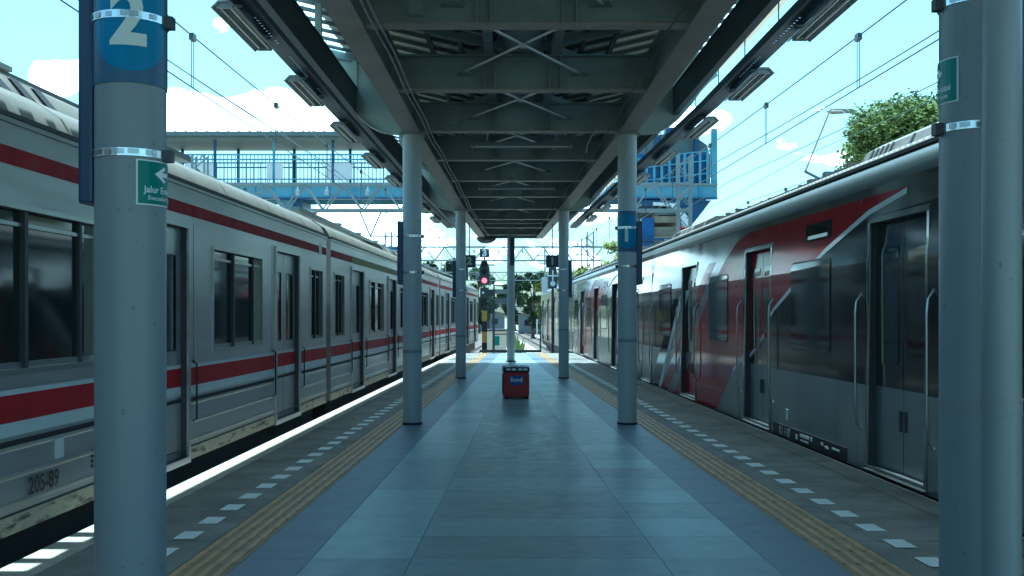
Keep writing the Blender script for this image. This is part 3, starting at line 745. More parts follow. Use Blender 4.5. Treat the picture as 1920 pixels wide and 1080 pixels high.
def extrude_prof(b, P, prof, u0, u1, m, smooth=True, n=1):
    k = len(prof)
    v = [P(u0 + (u1 - u0) * i / n, w, z) for i in range(n + 1) for w, z in prof]
    b.add(v, [(i * k + j, i * k + j + 1, (i + 1) * k + j + 1, (i + 1) * k + j) for i in range(n) for j in range(k - 1)], m, smooth)
def bogie(root, P, uc, W):
    b = MB(); pbox(b, P, uc - 1.4, uc + 1.4, -.42, -.30, -.62, -.42, M['under']); pbox(b, P, uc - 1.4, uc + 1.4, -W + .30, -W + .42, -.62, -.42, M['under'])
    pbox(b, P, uc - .25, uc + .25, -W + .42, -.42, -.6, -.3, M['under'])
    pbox(b, P, uc - .3, uc + .3, -.36, -.2, -.4, -.2, M['under'])
    o = b.build('bogie', root)
    for du in (-.95, .95):
        b = MB()
        for w in (-.80, -W + .72):
            c0 = P(uc + du, w, -.40); c1 = P(uc + du, w + .09, -.40)
            b.tube([c0, c1], .40, M['wheel'], 20)
        b.tube([P(uc + du, -.7, -.40), P(uc + du, -W + .7, -.40)], .07, M['under'], 10)
        b.build('wheelset', o)

# ---------------- left train: stainless with red and white stripe
LW = 2.75
def left_car():
    s = 1
    P = lambda u, w, z: (s * w, u, z)
    u0, u1 = 0, 18.43                 # local 0 = world d -2.6
    D = lambda d: d + 2.6
    root = thing('train_car', 'nearest stainless commuter train car with red and white stripe, number 205-89', 'train car', (0, 0, 0), group='cars of the striped commuter train')
    doors = [(D(c) - .62, D(c) + .62, .16, 2.24) for c in (-.14, 4.36, 8.86, 13.36)]
    wins = [(D(c) - .91, D(c) + .91, 1.12, 2.10) for c in (2.11, 6.66, 11.16)] + [(D(14.71), D(15.51), 1.12, 2.10), (D(-2.3), D(-1.5), 1.12, 2.10)]
    b = MB(); zs = [.30]
    side_cells(b, P, u0, u1, .12, 2.64, doors + wins, ([.24, .30], lambda z: M['skirt'] if z < .24 else M['stain_low'] if z < .3 else M['stain']))
    for h in doors: jamb(b, P, h, .06, M['dark'])
    for h in wins: jamb(b, P, h, .05, M['frame'])
    pbox(b, P, u0, u1, .0005, .006, .236, .246, M['under'])
    # far side, ends, floor
    b.quad(P(u0, -LW, .12), P(u1, -LW, .12), P(u1, -LW, 2.64), P(u0, -LW, 2.64), M['stain'])
    for u in (u0, u1): b.quad(P(u, 0, .12), P(u, -LW, .12), P(u, -LW, 2.9), P(u, 0, 2.64), M['stain'])
    b.quad(P(u0, 0, .12), P(u1, 0, .12), P(u1, -LW, .12), P(u0, -LW, .12), M['under'])
    # pressed beads along the lower side
    segs = []; us = [u0] + [x for h in sorted(doors) for x in (h[0] - .07, h[1] + .07)] + [u1]
    segs = [(us[i], us[i + 1]) for i in range(0, len(us), 2)]
    for a, c in segs:
        for z in (.64, .47, .30):
            b.add([P(a + .02, 0, z - .016), P(c - .02, 0, z - .016), P(c - .02, .010, z - .005), P(a + .02, .010, z - .005), P(c - .02, .010, z + .005), P(a + .02, .010, z + .005), P(c - .02, 0, z + .016), P(a + .02, 0, z + .016)],
                  [(0, 1, 2, 3), (3, 2, 4, 5), (5, 4, 6, 7)], M['stain_low'])
        b.quad(P(a, .0022, .655), P(c, .0022, .655), P(c, .0022, .69), P(a, .0022, .69), M['under'])
        if c - a > 2:
            for q in (a + .12, c - .12): pbox(b, P, q - .002, q + .002, 0, .0015, .72, 2.3, M['under'])
    b.build('body', root)
    # stripes
    b = MB()
    for a, c in segs:
        for z0, z1, m in ((.967, .999, 'lwhite'), (.80, .967, 'lred'), (.715, .80, 'lwhite')):
            b.quad(P(a, .003, z0), P(c, .003, z0), P(c, .003, z1), P(a, .003, z1), M[m])
    b.quad(P(u0, .003, 2.36), P(u1 - .55, .003, 2.36), P(u1 - .55, .003, 2.47), P(u0, .003, 2.47), M['lredtop'])
    b.quad(P(u1 - .35, .003, 2.36), P(u1 - .02, .003, 2.36), P(u1 - .02, .003, 2.47), P(u1 - .35, .003, 2.47), M['lredtop'])
    b.quad(P(u1 - .55, .004, 2.33), P(u1 - .36, .004, 2.33), P(u1 - .36, .004, 2.50), P(u1 - .55, .004, 2.50), M['lwhite'])
    b.build('stripe', root)
    for h in doors:
        b = MB(); a, c, e, g = h; md = (a + c) / 2
        fr = MB()
        frame_bars(fr, P, (a, c, e + .001, g), .055, 0.0005, .022, M['frame'] if False else M['stain']); 
        dr = MB()
        for p, q in ((a, md - .006), (md + .006, c)):
            hole = (p + .14, q - .14, 1.14, 1.98)
            side_cells(dr, P, p, q, e, g, [hole], ([.655, .69, .715, .80, .967, .999], lambda z: M['under'] if .655 < z < .69 else M['lwhite'] if .715 < z < .8 or .967 < z < .999 else M['lred'] if .8 < z < .967 else M['stain']), w=-.055)
        dr.quad(P(md - .006, -.06, e), P(md + .006, -.06, e), P(md + .006, -.06, g), P(md - .006, -.06, g), M['black'])
        pbox(dr, P, a, c, -.058, .02, e - .03, e - .001, M['stain_low'])
        d_ = dr.build('door', root)
        for p, q in ((a, md - .006), (md + .006, c)):
            w_ = MB(); r_ = rounded(p + .14, q - .14, 1.14, 1.98, .05); w_.add([P(u, -.062, z) for u, z in r_], [tuple(range(len(r_)))], M['glass'])
            frame_bars(w_, P, (p + .14, q - .14, 1.14, 1.98), .012, -.0545, -.050, M['dark']); w_.build('window', d_)
        fr.build('door_frame', d_)
        for u in (a - .16, c + .16):
            hb = MB(); hb.tube([P(u, .0, .46), P(u, .04, .49), P(u, .04, 1.0), P(u, 0, 1.03)], .009, M['black'], 8); hb.build('grab_rail', root)
    for h in wins:
        a, c, e, g = h
        w_ = MB(); frame_bars(w_, P, h, .03, .0005, .014, M['frame']); fo = w_.build('window', root)
        pn = MB(); pn.quad(P(a, -.048, e), P(c, -.048, e), P(c, -.048, g), P(a, -.048, g), M['glass']); pn.build('pane', fo)
        mu = MB()
        for k in ((.42,) if c - a > 1 else (.5,)):
            u = a + (c - a) * k; pbox(mu, P, u - .022, u + .022, -.047, -.01, e, g, M['dark'])
        u = a + (c - a) * .86
        pbox(mu, P, u - .02, u + .02, -.047, -.02, e, g, M['dark']); pbox(mu, P, a, c, -.047, -.03, g - .10, g - .075, M['frame']); pbox(mu, P, a, c, -.047, -.03, e, e + .04, M['frame'])
        mu.build('mullion', fo)
    # gutter and roof
    b = MB(); pbox(b, P, u0, u1, -.02, .035, 2.640, 2.668, M['dark']); pbox(b, P, u0, u1, .0, .02, 2.61, 2.639, M['stain']); b.build('gutter', root)
    prof = [(-.02, 2.668), (-.03, 2.70), (-.09, 2.80), (-.28, 2.925), (-.65, 3.02), (-1.05, 3.065), (-LW / 2, 3.08)]
    prof = prof + [(-LW - w, z) for w, z in reversed(prof[:-1])]
    b = MB(); extrude_prof(b, P, prof, u0, u1, M['roofl'], True, 24)
    for u in (u0, u1): b.add([P(u, w, z) for w, z in prof], [tuple(range(len(prof)))], M['roofl'])
    k = .6
    while k < u1: # standing seams across the roof
        extrude_prof(b, P, [(w, z + .012) for w, z in prof], k, k + .03, M['roofl'], True); k += 1.83
    b.build('roof', root)
    for uc in (4.0 + 4.45, 4.0 + 11.2):
        pass
    for uc in (9.9, ):
        b = MB(); pr = [(-.27, 2.88), (-.36, 3.04), (-.52, 3.12), (-2.23, 3.12), (-2.39, 3.04), (-2.48, 2.88)]
        extrude_prof(b, P, pr, uc - 2.1, uc + 2.1, M['roofl'], True)
        for u in (uc - 2.1, uc + 2.1): b.add([P(u, w, z) for w, z in pr], [tuple(range(6))], M['roofl'])
        ac = b.build('air_conditioner', root)
        b = MB()
        for u in (uc - 1.8, uc - .55, uc - .22, uc + .10, uc + 1.7):
            f = [P(u, -.262, 2.90), P(u + .13, -.262, 2.90), P(u + .01, -.352, 3.045), P(u - .12, -.352, 3.045)]
            g_ = [P(u - .12, -.355, 3.05), P(u + .01, -.355, 3.05), P(u - .05, -.515, 3.126), P(u - .18, -.515, 3.126)]
            b.add(f + g_, [(0, 1, 2, 3), (3, 2, 5, 4), (4, 5, 6, 7)], M['black'])
        build_each(b, 'louvre', ac)
    b = MB(); pbox(b, P, u0 + .5, 14.0, -.75, -.60, 3.125, 3.19, M['shoulder'])
    for u in (1.6, 3.9, 6.2, 8.6, 9.9, 12.2): pbox(b, P, u - .14, u + .14, -.80, -.57, 3.19, 3.225, M['lwhite'])
    b.build('roof_conduit', root)
    b = MB()
    pbox(b, P, u0 + .3, u1 - .3, -LW + .2, -.14, -.28, .118, M['under'])
    for a, c in ((5.2, 7.0), (7.4, 8.8), (9.3, 11.6), (12.0, 12.9)): pbox(b, P, a, c, -LW + .35, -.22, -.72, -.281, M['under'])
    b.build('underframe', root)
    for u in (2.6, u1 - 2.6): bogie(root, P, u, LW)
    # car number and small plates
    b = MB()
    vs, fs = text_geo('205-89', .155, 0, bold=.003, sx=.95)
    b.add([P(D(6.70) + x, .013, .375 + y) for x, y in vs], fs, M['black'])
    b.build('car_number', root)
    b = MB(); pbox(b, P, D(6.87), D(6.98), .0005, .012, .50, .63, M['lwhite']); b.build('number_plate', root)
    b = MB()
    for k in range(4): pbox(b, P, D(7.43), D(7.47), .0005, .0025, .36 + k * .035, .383 + k * .035, M['black'])
    b.build('small_lettering', root)
    # gangway at the far end
    b = MB(); pbox(b, P, u1 + .005, u1 + .33, -2.15, -.28, .05, 2.72, M['black']); pbox(b, P, u1 + .002, u1 + .09, -.06, -.02, .3, 2.6, M['under'])
    b.build('gangway', root)
    return root
lc1 = left_car()
def place_left(o, d0, dx=0, rot=0):
    o.location = (-3.17 + .0217 * d0 + dx, d0, 0); o.rotation_euler = (0, 0, -math.atan(.0217) + rot)
place_left(lc1, -2.6)
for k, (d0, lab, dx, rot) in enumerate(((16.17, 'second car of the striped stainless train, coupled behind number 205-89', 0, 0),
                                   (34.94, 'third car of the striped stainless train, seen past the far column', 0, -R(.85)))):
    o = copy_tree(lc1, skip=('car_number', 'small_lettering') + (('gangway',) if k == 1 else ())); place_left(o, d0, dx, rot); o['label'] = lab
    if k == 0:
        b = MB(); b.quad((.0045, 1.9, 2.355), (.0045, 9.5, 2.355), (.0045, 9.5, 2.475), (.0045, 1.9, 2.475), M['olive']); tag(b.build('stripe', o), 'olive yellow tree reflection painted on the upper stripe')  # painted reflection of yellow green trees, laid over the upper stripe

# ---------------- right train: polished car with red and charcoal livery
def right_car():
    s = -1
    P = lambda u, w, z: (s * (w - max(0, min(z, 2.66) - 1.95) * .085), u, z)
    O = 6.6; u0, u1 = 0, 18.9; D = lambda d: d - O
    root = thing('train_car', 'nearest polished commuter train car with red swoosh and charcoal band', 'train car', (0, 0, 0), group='cars of the red liveried train')
    doors = [(D(c) - .63, D(c) + .63, .05, 2.31) for c in (9.16, 13.76, 18.3, 22.93)]
    wins = [(D(a), D(c), 1.07, 2.04) for a, c in ((10.84, 12.2), (15.34, 16.62), (19.95, 21.25), (24.15, 25.1), (6.9, 7.7))]
    red = [(9.0, 2.57), (14.3, 2.59), (15.0, 2.50), (15.6, 2.28), (16.3, 1.95), (17.6, 1.2), (19.6, .0), (16.09, .0), (15.03, .68), (14.1, 1.02), (12.9, 1.56), (11.05, 2.16), (9.87, 2.45)]
    thin = [(16.25, 2.28), (16.75, 2.28), (21.0, .0), (20.3, .0)]
    thinb = [(18.9, 1.9), (19.4, 1.9), (22.3, .0), (21.3, .0)]
    char = [(6.6, .79), (14.62, .79), (14.0, 1.06), (12.9, 1.56), (11.05, 2.16), (10.0, 2.42), (6.6, 2.43)]
    charb = [(20.1, .79), (25.5, .79), (25.5, 1.75), (18.7, 1.75)]
    white = [(9.87, 2.45), (11.05, 2.16), (12.9, 1.56), (14.1, 1.02), (15.03, .68), (14.9, .64), (13.9, 1.0), (12.78, 1.52), (10.95, 2.11), (9.75, 2.41)]
    whiteb = [(18.55, 1.9), (18.9, 1.9), (21.3, .0), (21.05, .0)]
    # concave swoosh -> convex pieces
    redp = [[(9.0, 2.57), (14.3, 2.59), (12.9, 2.15), (11.05, 2.16), (9.87, 2.45)], ]
    def lower_of(d): return lerp_pts([(9.0, 2.56), (9.87, 2.45), (11.05, 2.16), (12.9, 1.56), (14.1, 1.02), (15.03, .68), (16.09, 0.0), (19.6, 0.0)], d)
    def upper_of(d): return lerp_pts([(9.0, 2.57), (14.3, 2.59), (15.0, 2.50), (15.6, 2.28), (16.3, 1.95), (17.6, 1.2), (19.6, .0)], d)
    kn = [9.0, 9.87, 11.05, 12.9, 14.1, 14.3, 15.0, 15.03, 15.6, 16.09, 16.3, 17.6, 19.6]
    redp = [[(a, lower_of(a)), (c, lower_of(c)), (c, upper_of(c)), (a, upper_of(a))] for a, c in zip(kn, kn[1:])]
    def wl_(d): return lower_of(d) - .055
    whp = [[(a, wl_(a)), (c, wl_(c)), (c, lower_of(c)), (a, lower_of(a))] for a, c in zip(kn[:8], kn[1:8])]
    ck = [6.6, 10.0, 11.05, 12.9, 14.0, 14.5]
    chp = [[(a, .79), (c, .79), (c, min(2.43, max(.8, wl_(c)))), (a, min(2.43, max(.8, wl_(a) if a > 9.5 else 2.43)))] for a, c in zip(ck, ck[1:])]
    pieces = [(q, 'red') for q in redp] + [(q, 'lwhite') for q in whp] + [(q, 'char') for q in chp] + [(thin, 'red'), (thinb, 'char'), (charb, 'char'), (whiteb, 'lwhite')]
    pieces = [([(D(a), z) for a, z in q], m) for q, m in pieces]
    def clip_z(q, z0, z1):
        q = [(z, u) for u, z in q]; q = clip_poly(q, z0, z1) if q else q
        return [(u, z) for z, u in q]
    pieces = [(c_, m) for q, m in pieces for c_ in (clip_z(q, -1, 1.95), clip_z(q, 1.95, 9)) if len(c_) > 2]
    wof = {'red': .003, 'lwhite': .005, 'char': .002}
    b = MB()
    side_cells(b, P, u0, u1, -.02, 2.66, doors, ([.79, 1.95, 2.43], lambda z: M['rstain'] if z > .79 else M['rstain_low']))
    for h in doors: jamb(b, P, h, .09, M['dark'])
    b.quad(P(u0, -LW, -.02), P(u1, -LW, -.02), P(u1, -LW, 2.66), P(u0, -LW, 2.66), M['rstain_low'])
    for u in (u0, u1): b.quad(P(u, 0, -.02), P(u, -LW, -.02), P(u, -LW, 2.9), P(u, -0.0, 2.66), M['rstain_low'])
    b.quad(P(u0, 0, -.02), P(u1, 0, -.02), P(u1, -LW, -.02), P(u0, -LW, -.02), M['under'])
    for q in sorted([x for h in doors for x in (h[0] - .30, h[1] + .30)] + [u0 + .05]):
        pbox(b, P, q - .003, q + .003, .0005, .0062, .05, 2.58, M['shoulder'])
    b.build('body', root)
    us = [u0] + [x for h in sorted(doors) for x in (h[0] - .05, h[1] + .05)] + [u1]
    b = MB()
    for i in range(0, len(us), 2):
        for q, m in pieces:
            c = clip_poly(q, us[i], us[i + 1])
            if len(c) > 2: b.add([P(u, wof[m], z) for u, z in c], [tuple(range(len(c)))], M[m])
    # above the doors
    for h in doors:
        for q, m in pieces:
            c = [(u, z) for u, z in clip_poly(q, h[0] - .05, h[1] + .05)]
            c = [(z, u) for u, z in c]; c = clip_poly(c, 2.37, 3) if c else c; c = [(u, z) for z, u in c]
            if len(c) > 2: b.add([P(u, wof[m], z) for u, z in c], [tuple(range(len(c)))], M[m])
    b.build('livery', root, recalc=False)
    for k, h in enumerate(doors):
        a, c, e, g = h; md = (a + c) / 2; dr = MB()
        for p, q in ((a, md - .006), (md + .006, c)):
            side_cells(dr, P, p, q, e, g, [], ([.79, 1.95], lambda z: M['rstain'] if z > .79 else M['rstain_low']), w=-.08)
            for pc, m in pieces:
                cc = clip_poly(pc, p + .002, q - .002)
                cc = [(z, u) for u, z in cc]; cc = clip_poly(cc, e + .01, g - .01) if cc else cc; cc = [(u, z) for z, u in cc]
                if len(cc) > 2: dr.add([P(u, -.08 + wof[m], z) for u, z in cc], [tuple(range(len(cc)))], M[m])
        dr.quad(P(md - .006, -.079, e), P(md + .006, -.079, e), P(md + .006, -.079, g), P(md - .006, -.079, g), M['black'])
        d_ = dr.build('door', root)
        for p, q in ((a + .12, md - .10), (md + .10, c - .12)):
            w_ = MB(); r_ = rounded(p, q, 1.0, 2.08, .06); w_.add([P(u, -.072, z) for u, z in r_], [tuple(range(len(r_)))], M['glass']); w_.build('window', d_)
        hb = MB(); pbox(hb, P, md - .075, md - .03, -.079, -.066, .42, .60, M['dark']); pbox(hb, P, md + .03, md + .075, -.079, -.066, .42, .60, M['dark']); hb.build('handle', d_)
        fr = MB(); frame_bars(fr, P, h, .045, .0005, .016, M['rstain']); pbox(fr, P, a - .05, c + .05, .001, .045, .0, .012, M['rstain']); fr.build('door_frame', d_)
        for u in (a - .17, c + .17):
            rb_ = MB(); rb_.tube([P(u, 0, .36), P(u, .05, .42), P(u, .06, .6), P(u, .06, 1.45), P(u, .045, 1.58), P(u, 0, 1.66)], .013, M['chrome'], 8); rb_.build('grab_rail', root)
    for h in wins:
        a, c, e, g = h; w_ = MB(); r_ = rounded(a, c, e, g, .08)
        n_ = len(r_); w_.add([P(u, .012, z) for u, z in r_] + [P(u, .001, z) for u, z in r_], [tuple(range(n_))] + [(i, (i + 1) % n_, n_ + (i + 1) % n_, n_ + i) for i in range(n_)], M['glass'])
        wo_ = w_.build('window', root)
        f_ = MB(); r2 = rounded(a - .02, c + .02, e - .02, g + .02, .09); f_.add([P(u, .0075, z) for u, z in r2], [tuple(range(len(r2)))], M['dark']); f_.build('frame', wo_)
    # destination display, plate and lettering board
    b = MB(); pbox(b, P, D(10.9), D(11.75), .004, .011, 2.27, 2.46, M['glass']); pbox(b, P, D(11.0), D(11.65), .0112, .013, 2.29, 2.33, M['lwhite']); b.build('side_display', root)
    b = MB(); pbox(b, P, D(12.33), D(12.42), .001, .006, .20, .33, M['lwhite']); b.build('number_plate', root)
    b = MB(); pbox(b, P, D(10.35), D(12.95), .0005, .006, -.015, .13, M['black'])
    vs, fs = text_geo('K1 1 87', .14, 0, bold=.002); b.add([P(D(12.45) - x, .0085, .055 + y) for x, y in vs], fs, M['numeral'])
    for a_, c_, z0_, z1_ in ((11.95, 12.02, .02, .075), (11.52, 11.86, .065, .10), (11.42, 11.48, .06, .105), (11.55, 11.84, .02, .04), (11.05, 11.13, .06, .09), (10.88, 11.0, .045, .07), (10.55, 10.78, .06, .08)):
        pbox(b, P, D(a_), D(c_), .0062, .0078, z0_, z1_, M['numeral'])
    b.build('lettering_board', root)
    # shoulder, gutter, ribbed roof
    b = MB(); pr = [(0.0, 2.66), (.03, 2.675), (.045, 2.72), (.04, 2.78), (.01, 2.84), (-.05, 2.88)]
    extrude_prof(b, P, pr, u0, u1, M['shoulder']); b.build('cant_rail', root)
    b = MB(); pbox(b, P, u0, u1, -.10, .005, 2.872, 2.905, M['dark']); b.build('gutter', root)
    prof = [(-.06, 2.905), (-.10, 2.95), (-.30, 3.03), (-.65, 3.09), (-1.05, 3.12), (-LW / 2, 3.13)]; prof = prof + [(-LW - w, z) for w, z in reversed(prof[:-1])]
    b = MB(); nn = 300; k = len(prof); v = []
    for i in range(nn + 1):
        hh = .022 if i % 2 else 0
        v += [P(u0 + (u1 - u0) * i / nn, w, z + hh) for w, z in prof]
    b.add(v, [(i * k + j, i * k + j + 1, (i + 1) * k + j + 1, (i + 1) * k + j) for i in range(nn) for j in range(k - 1)], M['roofr'])
    for u in (u0, u1): b.add([P(u, w, z) for w, z in prof], [tuple(range(k))], M['roofr'])
    b.build('roof', root)
    for ua, ub in ((1.2, 4.4), (12.2, 15.4)):
        b = MB(); pr = [(-.30, 3.0), (-.38, 3.16), (-.55, 3.25), (-2.2, 3.25), (-2.37, 3.16), (-2.45, 3.0)]
        extrude_prof(b, P, pr, ua, ub, M['roofr'], False)
        for u in (ua, ub): b.add([P(u, w, z) for w, z in pr], [tuple(range(6))], M['roofr'])
        ac = b.build('air_conditioner', root)
        b = MB(); u = ua + .15
        while u < ub - .2:
            b.add([P(u, -.297, 3.01), P(u + .06, -.297, 3.01), P(u + .06, -.375, 3.165), P(u, -.375, 3.165)], [(0, 1, 2, 3)], M['black']); u += .13 if (u - ua) < .9 or (u - ua) > 2.2 else .5
        build_each(b, 'louvre', ac)
    rg = random.Random(5)
    b = MB(); pbox(b, P, 4.6, 12.0, -.50, -.44, 3.08, 3.13, M['roofr']); b.build('roof_conduit', root)
    u = 4.7
    while u < 18.6:
        if not 11.9 < u < 15.5:
            b = MB(); pbox(b, P, u, u + rg.uniform(.05, .14), -.42, -.30, 3.03, 3.075 + rg.uniform(.0, .05), M['shoulder'] if rg.random() < .5 else M['roofr']); b.build('roof_fitting', root)
        u += rg.uniform(.35, .8)
    b = MB(); pbox(b, P, u0 + .3, u1 - .3, -LW + .2, -.12, -.3, -.022, M['under'])
    for a, c in ((4.8, 6.8), (7.2, 9.0), (9.4, 11.6), (12.0, 13.6)): pbox(b, P, a, c, -LW + .3, -.25, -.74, -.301, M['under'])
    b.build('underframe', root)
    for u in (2.6, u1 - 2.6): bogie(root, P, u, LW)
    b = MB(); pbox(b, P, u1 + .005, u1 + .37, -2.2, -.3, .02, 2.75, M['black']); b.build('gangway', root)
    return root, P, D
rc1, RP, RD = right_car()
def place_right(o, d0): o.location = (3.64 - .0296 * d0, d0, 0); o.rotation_euler = (0, 0, math.atan(.0296))
# pantograph on the first car
b = MB(); pu = RD(15.9)
for w in (-1.0, -1.75): pbox(b, RP, pu - 1.3, pu + .6, w - .03, w + .03, 3.28, 3.33, M['dark'])
for w in (-1.0, -1.75):
    for u in (pu - 1.2, pu + .5): b.tube([RP(u, w, 3.1), RP(u, w, 3.3)], .05, M['lwhite'], 10)
b.tube([RP(pu - .9, -1.375, 3.33), RP(pu + .35, -1.375, 3.70)], .022, M['dark'], 8)
b.tube([RP(pu + .35, -1.375, 3.70), RP(pu - .8, -1.375, 4.42)], .014, M['rod'], 8)
for du in (-.08, .08): b.tube([RP(pu - .8 + du, -1.12, 4.41), RP(pu - .8 + du, -1.17, 4.44), RP(pu - .8 + du, -1.58, 4.44), RP(pu - .8 + du, -1.63, 4.41)], .008, M['rod'], 8)
b.tube([RP(pu - .92, -1.375, 4.43), RP(pu - .68, -1.375, 4.43)], .012, M['rod'], 6)
b.build('pantograph', rc1)
b = MB()
for z0, z1, m_ in ((-.02, .79, 'rstain_low'), (.79, 1.95, 'char'), (1.95, 2.43, 'char'), (2.43, 2.66, 'rstain')): b.quad(RP(-3.8, 0, z0), RP(0, 0, z0), RP(0, 0, z1), RP(-3.8, 0, z1), M[m_])
pr = [(0.0, 2.66), (.03, 2.675), (.045, 2.72), (.04, 2.78), (.01, 2.84), (-.05, 2.88)]; extrude_prof(b, RP, pr, -3.8, 0, M['shoulder'])
prof = [(-.06, 2.905), (-.10, 2.95), (-.30, 3.03), (-.65, 3.09), (-1.05, 3.12), (-LW / 2, 3.13), (-1.7, 3.12), (-LW + .06, 2.905)]; extrude_prof(b, RP, prof, -3.8, 0, M['roofr'])
b.quad(RP(-3.8, 0, -.02), RP(-3.8, -LW, -.02), RP(-3.8, -LW, 2.9), RP(-3.8, 0, 2.66), M['rstain_low']); pbox(b, RP, -3.8, 0, -LW + .2, -.12, -.3, -.022, M['under'])
pbox(b, RP, -3.8, 0, -.10, .005, 2.872, 2.905, M['dark']); b.build('end_section', rc1)
place_right(rc1, 6.6)
for d0, lab in ((25.87, 'second car of the red liveried train, behind the column numbered 1'), (45.14, 'far third car of the red liveried train near the end frame')):
    o = copy_tree(rc1, skip=('pantograph', 'lettering_board') + (('gangway',) if d0 > 40 else ())); place_right(o, d0); o['label'] = lab

# ================================================================== OVERHEAD WIRES
def catenary(fn, lab, zc=4.49, zm=5.42, cl=(17.2,), d0=-6, d1=150, sag=.55):
    t = thing('overhead_wire', lab, 'overhead wire', (fn(20), 20, zc), group='overhead wires above the tracks')
    ox, oy, oz = t.location
    sup = [-2, 36, 69, 102, 135, 168]
    def zmes(d):
        for a, c in zip(sup, sup[1:]):
            if a <= d <= c: k = (d - a) / (c - a); return zm - sag * 4 * k * (1 - k) * .45
        return zm
    ds = [d0 + 2 * i for i in range(int((d1 - d0) / 2) + 1)]
    MB().tube([(fn(d) - ox, d - oy, 0) for d in ds], .009, M['wire'], 6).build('contact_wire', t)
    MB().tube([(fn(d) - ox, d - oy, zmes(d) - oz) for d in ds], .010, M['wire'], 6).build('messenger_wire', t)
    d = 4.9
    while d < d1 - 60:
        b = MB(); zz = zmes(d) - oz
        b.tube([(fn(d) - ox, d - oy - .05, 0), (fn(d) - ox, d - oy - .045, zz)], .006, M['wire'], 5); b.tube([(fn(d) - ox, d - oy + .05, 0), (fn(d) - ox, d - oy + .045, zz)], .006, M['wire'], 5)
        b.box(fn(d) - ox - .03, fn(d) - ox + .03, d - oy - .07, d - oy + .07, zz - .06, zz + .03, M['wire']); b.build('dropper', t); d += 4.5
    return t
catenary(cl_left, 'thin overhead wire pair running above the striped train')
catenary(cl_right, 'thin overhead wire pair running above the red liveried train')
catenary(lambda d: cl_left(d) - 4.3, 'thin overhead wire pair running left of the striped train', zc=4.6)
catenary(lambda d: cl_right(d) + 4.3, 'thin overhead wire pair running right of the red liveried train', zc=4.6)
# feeder cables high up
for fn, z, lab, r in ((lambda d: cl_left(d) - 2.2, 6.4, 'single feeder cable hung high at the left of the striped train', .012), (lambda d: cl_right(d) - .55, 5.75, 'single feeder cable hung high over the platform side of the red train', .011),
                   (lambda d: cl_right(d) + 2.2, 6.2, 'single feeder cable hung high beyond the red liveried train', .012),
                   (lambda d: cl_right(d) + 3.2, 5.9, 'thin feeder cable above the tree side of the red liveried train', .010), (lambda d: cl_left(d) - 3.4, 7.2, 'highest thin feeder cable far left of the striped train', .012),
                   (lambda d: cl_right(d) + 5.6, 6.7, 'outermost thin feeder cable passing over the leafy tree', .010)):
    b = MB(); b.tube([(fn(d), d, z - .25 * math.sin(math.pi * ((d + 2) % 36) / 36)) for d in range(-6, 110, 2)], r, M['wire'], 6)
    tag(b.build('feeder_cable'), lab, 'cable', 'feeder cables above the tracks')

# ================================================================== GANTRIES
def lattice_mast(b, x, y, z0, z1, w=.42):
    for sx in (-1, 1):
        for sy in (-1, 1): b.bar((x + sx * w / 2, y + sy * w / 2, z0), (x + sx * w / 2, y + sy * w / 2, z1), .06, .06, M['gsteel'])
    z = z0; k = 0
    while z < z1 - .3:
        e = min(z + .45, z1)
        for sy in (-1, 1):
            a, c = (-1, 1) if k % 2 else (1, -1)
            b.bar((x + a * w / 2, y + sy * (w / 2 + .002), z), (x + c * w / 2, y + sy * (w / 2 + .002), e), .04, .012, M['gsteel'], up=(0, 1, 0))
        z = e; k += 1
def gantry(d, x0, x1, lab, masts, zb=5.07, zt=5.97, drops=()):
    t = thing('wire_gantry', lab, 'gantry', ((x0 + x1) / 2, d, -1.05), group='steel lattice gantries carrying the overhead wires')
    ox, oy, oz = t.location
    b = MB()
    for z in (zb, zt):
        for y in (-.25, .25): b.bar((x0 - ox, y, z - oz), (x1 - ox, y, z - oz), .07, .08, M['gsteel'])
    n = max(2, round((x1 - x0) / 1.35)); st = (x1 - x0) / n
    for k in range(n):
        a = x0 + st * k - ox
        for y in (-.25, .25):
            b.bar((a, y, zt - oz), (a + st / 2, y, zb - oz), .05, .05, M['gsteel'], up=(0, 1, 0)); b.bar((a + st / 2, y, zb - oz), (a + st, y, zt - oz), .05, .05, M['gsteel'], up=(0, 1, 0))
        if k % 2 == 0: b.bar((a, -.25, zt - oz), (a + st, .25, zt - oz), .035, .035, M['gsteel'])
    b.build('truss', t)
    for x in masts:
        b = MB(); lattice_mast(b, x - ox, 0, 0, zt + 1.0 - oz); b.build('mast', t)
    for x in drops:
        b = MB(); b.bar((x - .38 - ox, 0, zb - oz), (x - ox, 0, zb - .9 - oz), .05, .05, M['gsteel'], up=(0, 1, 0)); b.bar((x + .38 - ox, 0, zb - oz), (x - ox, 0, zb - .9 - oz), .05, .05, M['gsteel'], up=(0, 1, 0))
        b.bar((x - ox, 0, zb - .9 - oz), (x + 1.1 - ox, 0, zb - .9 - oz), .04, .04, M['gsteel'], up=(0, 1, 0))
        b.build('drop_frame', t)
    for k in range(3):
        x = (-7.35, -6.35, -4.95)[k] - ox if d < 40 else -2.5 + k * 1.6 - ox
        b = MB(); b.lathe([(.03, 0), (.09, .03), (.03, .06), (.09, .09), (.03, .12), (.10, .15), (.03, .19), (.02, .3)], (x, 0), M['lwhite'], 14)
        b.v = [(p, q, r_ + zt + .04 - oz - .45) for p, q, r_ in b.v]; b.v = [(p, q - .34, r_) for p, q, r_ in b.v]; b.build('insulator', t)
    return t
gantry(36, -11.2, 6.2, 'nearest lattice gantry crossing just in front of the blue footbridge', (-10.8, 5.96), drops=(-4.9,))
gantry(69, -8.4, 6.0, 'second lattice gantry seen low behind the canopy end', (-8.2, 5.2), drops=(-3.3, 2.6))
